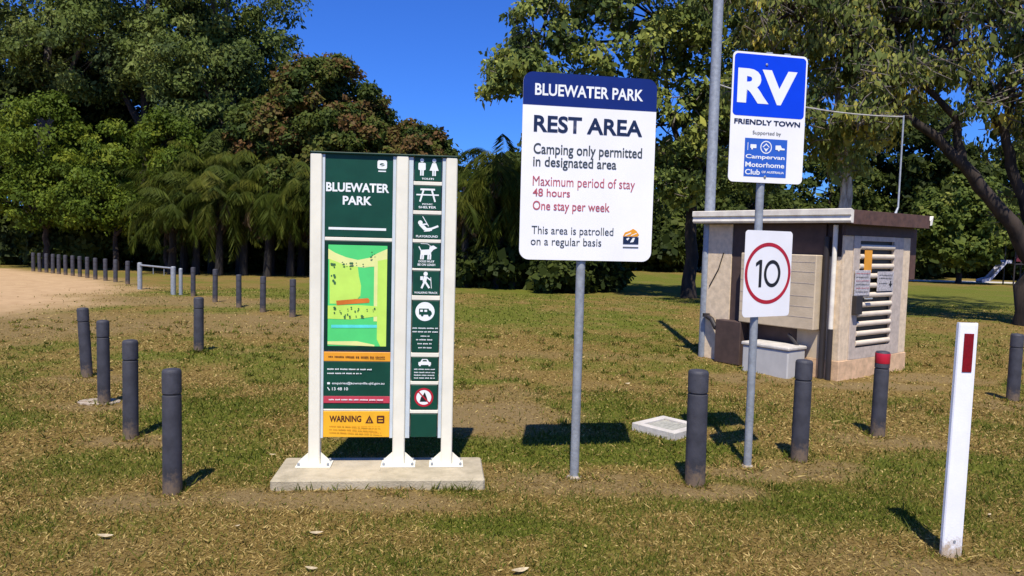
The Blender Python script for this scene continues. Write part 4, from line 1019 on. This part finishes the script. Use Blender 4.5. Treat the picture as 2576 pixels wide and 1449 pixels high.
# --- palms
pl_l = ['leftmost clumping palm beside the fresh green trees', 'second palm from the left in the front row below the mango tree', 'third palm from the left in the front row below the mango tree', 'fourth palm from the left in the front row below the mango tree', 'fifth palm from the left in the front row below the mango tree', 'sixth palm from the left in the front row below the mango tree', 'palm partly behind the left post of the park map sign']
for i, (px, yc) in enumerate([(430, 500), (490, 470), (548, 480), (610, 465), (670, 475), (728, 465), (795, 480)]):
    Yp = 28.0 + .5 * (i % 2); palm(pl_l[i], 'palms below the mango tree', (lx(px, Yp), Yp), lz(px, yc, Yp), 40 + i, nf=46, fl_=2.1)
for i, (px, yc) in enumerate([(460, 420), (530, 405), (600, 410), (680, 420), (755, 415)]):
    Yp = 29.4; palm('%s palm from the left in the taller back row below the mango tree' % ('first', 'second', 'third', 'fourth', 'fifth')[i], 'palms below the mango tree', (lx(px, Yp), Yp), lz(px, yc, Yp), 50 + i, nf=36, fl_=2.1)
pl_c = ['small palm just right of the park map sign', 'feathery palm between the park map sign and the rest area sign', 'palm partly behind the left edge of the rest area sign', 'palm behind the rest area sign', 'tall palm showing over the others between the two large signs']
for i, (px, yc) in enumerate([(1165, 470), (1225, 480), (1290, 465), (1390, 440), (1250, 410)]):
    Yp = 24.6 + .6 * (i % 2); palm(pl_c[i], 'palms in the centre', (lx(px, Yp), Yp), lz(px, yc, Yp), 60 + i, nf=44, fl_=2.0)
# --- centre big tree
YL = M['leaf_yellow']; DK = M['leaf_dark']; RD = M['leaf_round']
tree('spreading_tree', 'big spreading olive green tree behind the rest area sign', None, (5.35, 22.3), [(-2.2, 0, 7.6, 2.2, 2, 1.9), (-4.9, -.5, 6.3, 1.25, 1.2, .9), (-4.6, -.3, 7.9, 1.0, 1.2, .8), (-5.7, -.5, 6.1, .8, .8, .55), (-5.3, -.4, 7.1, .8, .8, .5), (-.4, 0, 8.6, 2.4, 2.2, 1.8), (-3.6, 0, 9.6, 1.7, 1.8, 1.3), (-1, .3, 5.2, 2.6, 2, 1.5), (1.2, 0, 6.2, 1.7, 1.8, 1.8), (-2.8, .4, 5.0, 1.6, 1.5, 1.2), (.1, -1.2, 3.9, 1.2, .8, 1.0), (-1.4, -.6, 3.4, 1.2, .8, .9), (1.3, -.5, 4.0, 1.0, .9, 1.1)], .2, 3.2,
     (M['leaf_olive'], BD), 370, 120, (.155, .046), (.3, .62), .25, 71, limbs=[([(0, 0, 3.1), (-1.5, 0, 5), (-3.2, -.2, 6), (-4.8, -.5, 6.4)], .12, .03), ([(0, 0, 3.1), (-.8, 0, 5.6), (-1.2, 0, 8.2)], .13, .04), ([(0, 0, 3.1), (.9, 0, 5.2), (1.4, 0, 7)], .12, .03)], shell=.45, sub=8, twigs=2)
# --- tree behind the shed (paperbark)
tree('paperbark_tree', 'pale trunked paperbark with yellowish leaves rising behind the shed roof', None, (7.75, 17.5), [(-.6, 0, 6.6, 1.9, 1.7, 1.5), (.9, 0, 5.8, 1.5, 1.5, 1.2), (-1.9, -.2, 4.9, 1.2, 1.2, 1.0), (-.4, -.3, 4.1, 1.1, 1.0, .75), (.4, .2, 8, 1.9, 1.7, 1.1), (-2.6, 0, 7.4, 1.3, 1.3, 1.0)], .17, 3.6,
     (YL, M['bark_pale']), 230, 95, (.14, .032), (.3, .6), .6, 81, shell=.4, sub=9, twigs=3)
# --- big right tree with leaning limbs
def tloc(px, py, Yw=None):
    b = (11.72, 16.4); Yw = Yw or b[1]; return (lx(px, Yw) - b[0], Yw - b[1], lz(px, py, Yw))
limbs = [([(-.04, 0, 1.3), tloc(2505, 530), tloc(2400, 410), tloc(2310, 330), tloc(2230, 260), tloc(2120, 150), tloc(1980, 60)], .205, .03),
         ([(0, 0, 1.6), tloc(2535, 450), tloc(2500, 330), tloc(2530, 180), tloc(2500, 20)], .16, .045),
         ([tloc(2400, 410), tloc(2380, 300), tloc(2280, 210), tloc(2200, 60)], .12, .03),
         ([(.1, 0, 2.2), tloc(2620, 400), tloc(2680, 200)], .2, .06),
         ([tloc(2310, 330), tloc(2190, 262), tloc(2090, 285)], .07, .02),
         ([tloc(2500, 330), tloc(2400, 200), tloc(2330, 40)], .1, .03), ([tloc(2330, 350), tloc(2440, 260), tloc(2560, 200)], .06, .02)]
lob = [(*tloc(2080, 90), 1.3, 1.3, .8), (*tloc(2250, 40), 1.3, 1.4, .9), (*tloc(2180, 190, 15.8), 1.0, 1.2, .6), (*tloc(2430, 60), 1.2, 1.5, .9), (*tloc(2560, 120), 1.2, 1.5, 1.0), (*tloc(2480, 250, 16), 1.0, 1.2, .6),
       (*tloc(2600, 330), 1.2, 1.3, .9), (*tloc(1960, 30), 1.2, 1.3, .7), (*tloc(2120, 290, 15.6), .9, 1, .45), (*tloc(2330, 130), .9, 1.2, .6), (*tloc(2300, -120), 2.6, 2.2, 1.1), (*tloc(2560, -150), 2.4, 2.4, 1.3), (*tloc(2620, 500, 17), 1.0, 1.2, .8), (-2, 1, 10.6, 3.2, 3.0, 1.1), (1.5, 1.5, 10.7, 3.2, 3, 1.1), (-.5, 4, 11.2, 3.5, 2.6, 1.1), (-3.6, 2.5, 10.4, 2.4, 2.6, .9), (-1.0, 2.6, 9.6, 3.0, 1.6, .7)]
tree('leaning_tree', 'large dark trunked tree at the right edge with long leaning bare limbs', None, (11.72, 16.4), lob, .38, 2.1, (YL, BD), 680, 66, (.13, .030), (.25, .6), .7, 91, limbs=limbs, shell=.15, sub=12, twigs=4)
# --- round tree on the far lawn
tree('round_tree', 'small round leafy tree standing alone on the far lawn beyond the shed', None, (lx(2410, 37), 37), [(0, 0, 3.6, 1.9, 1.8, 1.9), (-1.3, 0, 2.9, 1.3, 1.2, 1.4), (1.1, -.2, 2.6, 1.4, 1.3, 1.5), (0, -.3, 1.9, 1.6, 1.3, .9)], .13, 1.2, (M['leaf_lawn_tree'], BD), 150, 130, (.2, .07), (.3, .6), .1, 101)
# --- dense trees behind: three moulds, copied
tw = tree('background_tree', 'x', None, (0, 60), [(0, 0, 7, 3.2, 3, 3), (-2, 0, 4.6, 2.6, 2.4, 2.4), (2.2, 0, 4.8, 2.6, 2.4, 2.4), (0, -.5, 2.6, 3, 2.2, 1.9)], .3, 2.2, (DK, BD), 230, 110, (.26, .085), (.45, .95), .15, 111, sub=3)
tl = tree('background_tree', 'x', None, (0, 60), [(0, 0, 5, 3.0, 2.6, 2.4), (-2.2, 0, 3.0, 2.2, 2.2, 2.0), (2.2, 0, 3.0, 2.3, 2.2, 2.0), (0, -.4, 1.8, 3, 2, 1.6)], .24, 1.6, (RD, BD), 200, 110, (.26, .085), (.45, .9), .15, 112, sub=3)
first = {id(tw): True, id(tl): True}
def put(src, x, y, s, rz, label, group, sz=None):
    o = src if first[id(src)] else copy_tree(src); first[id(src)] = False
    o.location = (x, y, -.02); o.scale = (s, s, sz or s); o.rotation_euler = (0, 0, rz); tag(o, label, 'tree', group)
gB = 'dense dark trees behind the left lawn'
names = ['first', 'second', 'third', 'fourth', 'fifth', 'sixth', 'seventh', 'eighth', 'ninth', 'tenth']
for i, (x_, y_, s_2) in enumerate([(-27.5, 34.5, 1.0), (-23, 37, 1.15), (-19, 38.5, 1.1), (-14.5, 37.5, 1.0), (-11, 36.5, .82), (-7.6, 35.5, .78), (-4.4, 34, .66)]):
    put(tw, x_, y_, s_2, i * 1.3, 'dark dense tree filling the gap behind the left lawn, %s from the left edge' % names[i], gB)
gC = 'dark trees in the shade behind the signs'
for i, (x_, y_, s_2) in enumerate([(-2.0, 29.5, .62), (-.2, 27.4, .60), (1.5, 26.6, .55), (.6, 30.5, .72)]):
    put(tl, x_, y_, s_2, i * 1.9 + .4, 'dark leafy tree low behind the rest area sign, %s from the left' % names[i], gC)
gD = 'dark trees far behind the shed'
for i, (x_, y_, s_2) in enumerate([(4, 48, 1.15), (9.5, 49, 1.1), (15, 50, 1.15), (19.5, 46, 1.0), (25, 47, 1.1), (30.5, 46, 1.1), (36, 48, 1.2), (13.2, 41, .8), (42, 46, 1.2)]):
    put((tw, tl)[i % 2], x_, y_, s_2, i * 2.1, 'dark tree far behind the shed, %s from the left of the far row' % names[i], gD)
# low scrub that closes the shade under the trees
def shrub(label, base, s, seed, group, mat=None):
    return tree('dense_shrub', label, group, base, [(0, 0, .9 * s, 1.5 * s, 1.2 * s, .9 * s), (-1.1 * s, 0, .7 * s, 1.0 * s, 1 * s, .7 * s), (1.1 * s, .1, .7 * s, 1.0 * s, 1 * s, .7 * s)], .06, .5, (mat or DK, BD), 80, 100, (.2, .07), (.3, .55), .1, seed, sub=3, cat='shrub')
sh0 = shrub('x', (0, 60), 1.0, 131, None)
fs_ = [True]
def puts(x, y, s, rz, label, group):
    o = sh0 if fs_[0] else copy_tree(sh0); fs_[0] = False
    o.location = (x, y, -.02); o.scale = (s, s, s); o.rotation_euler = (0, 0, rz); tag(o, label, 'shrub', group)
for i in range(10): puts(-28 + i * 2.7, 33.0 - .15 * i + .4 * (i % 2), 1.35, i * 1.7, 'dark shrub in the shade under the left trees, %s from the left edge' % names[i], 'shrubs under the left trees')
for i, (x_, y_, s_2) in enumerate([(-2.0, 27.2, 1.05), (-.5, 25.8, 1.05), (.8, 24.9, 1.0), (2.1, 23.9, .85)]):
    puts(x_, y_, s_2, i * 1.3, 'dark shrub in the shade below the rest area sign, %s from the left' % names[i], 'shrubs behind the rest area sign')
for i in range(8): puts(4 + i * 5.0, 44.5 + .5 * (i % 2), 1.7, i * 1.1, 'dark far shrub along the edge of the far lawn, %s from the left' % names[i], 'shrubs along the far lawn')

# ------------------------------------------------------------------ pale path beyond and the playground slide
p = MB(); p.box(16.5, 27.0, 38.6, 40.2, -.02, .012); pa = p.build('footpath', M['concrete_pale']); tag(pa, 'pale strip of path across the far lawn', kind='structure')
sy = 36.5; sx = lx(2530, sy)
sl = empty('playground_slide', (sx, sy), 0); tag(sl, 'pale playground slide with a maroon panel on the far lawn', 'slide')
ch = MB(); xa, za, xb, zb_ = lx(2534, sy) - sx, lz(2534, 662, sy), lx(2462, sy) - sx, .10
prof_ = [(-.25, .16), (-.25, .0), (.25, .0), (.25, .16), (.21, .16), (.21, .04), (-.21, .04), (-.21, .16)]
path = [(xa, za), (xa - .25, za), (xb + .45, zb_ + .12), (xb, zb_)]; vs = []
for (xx, zz) in path:
    for (a, b) in prof_: vs.append((xx, a, zz + b))
fs = []
for k in range(3):
    for i in range(8): j = (i + 1) % 8; fs.append((k * 8 + i, k * 8 + j, (k + 1) * 8 + j, (k + 1) * 8 + i))
ch.add(vs, fs); ch.build('chute', M['slide'], sl)
p = MB()
p.box(xa, xa + .9, -.4, .4, za - .06, za)
p.build('platform', M['dark_metal'], sl)
for xx in (xa + .04, xa + .86):
    for yy in (-.38, .38):
        p = MB(); p.tube([(xx, yy, -.05), (xx, yy, za + .85)], .035, 8); p.build('leg', M['dark_metal'], sl)
p = MB(); p.box(xa + .08, xa + .82, -.42, -.39, za + .1, za + .6); p.build('side_panel', M['slide_red'], sl)
p = MB(); p.lathe([(.0, za + .85), (.08, za + .9), (.08, za + .98), (.0, za + 1.04)], 10, xa + .04, -.38); p.build('finial', M['white'], sl)

scene.render.engine = 'CYCLES'
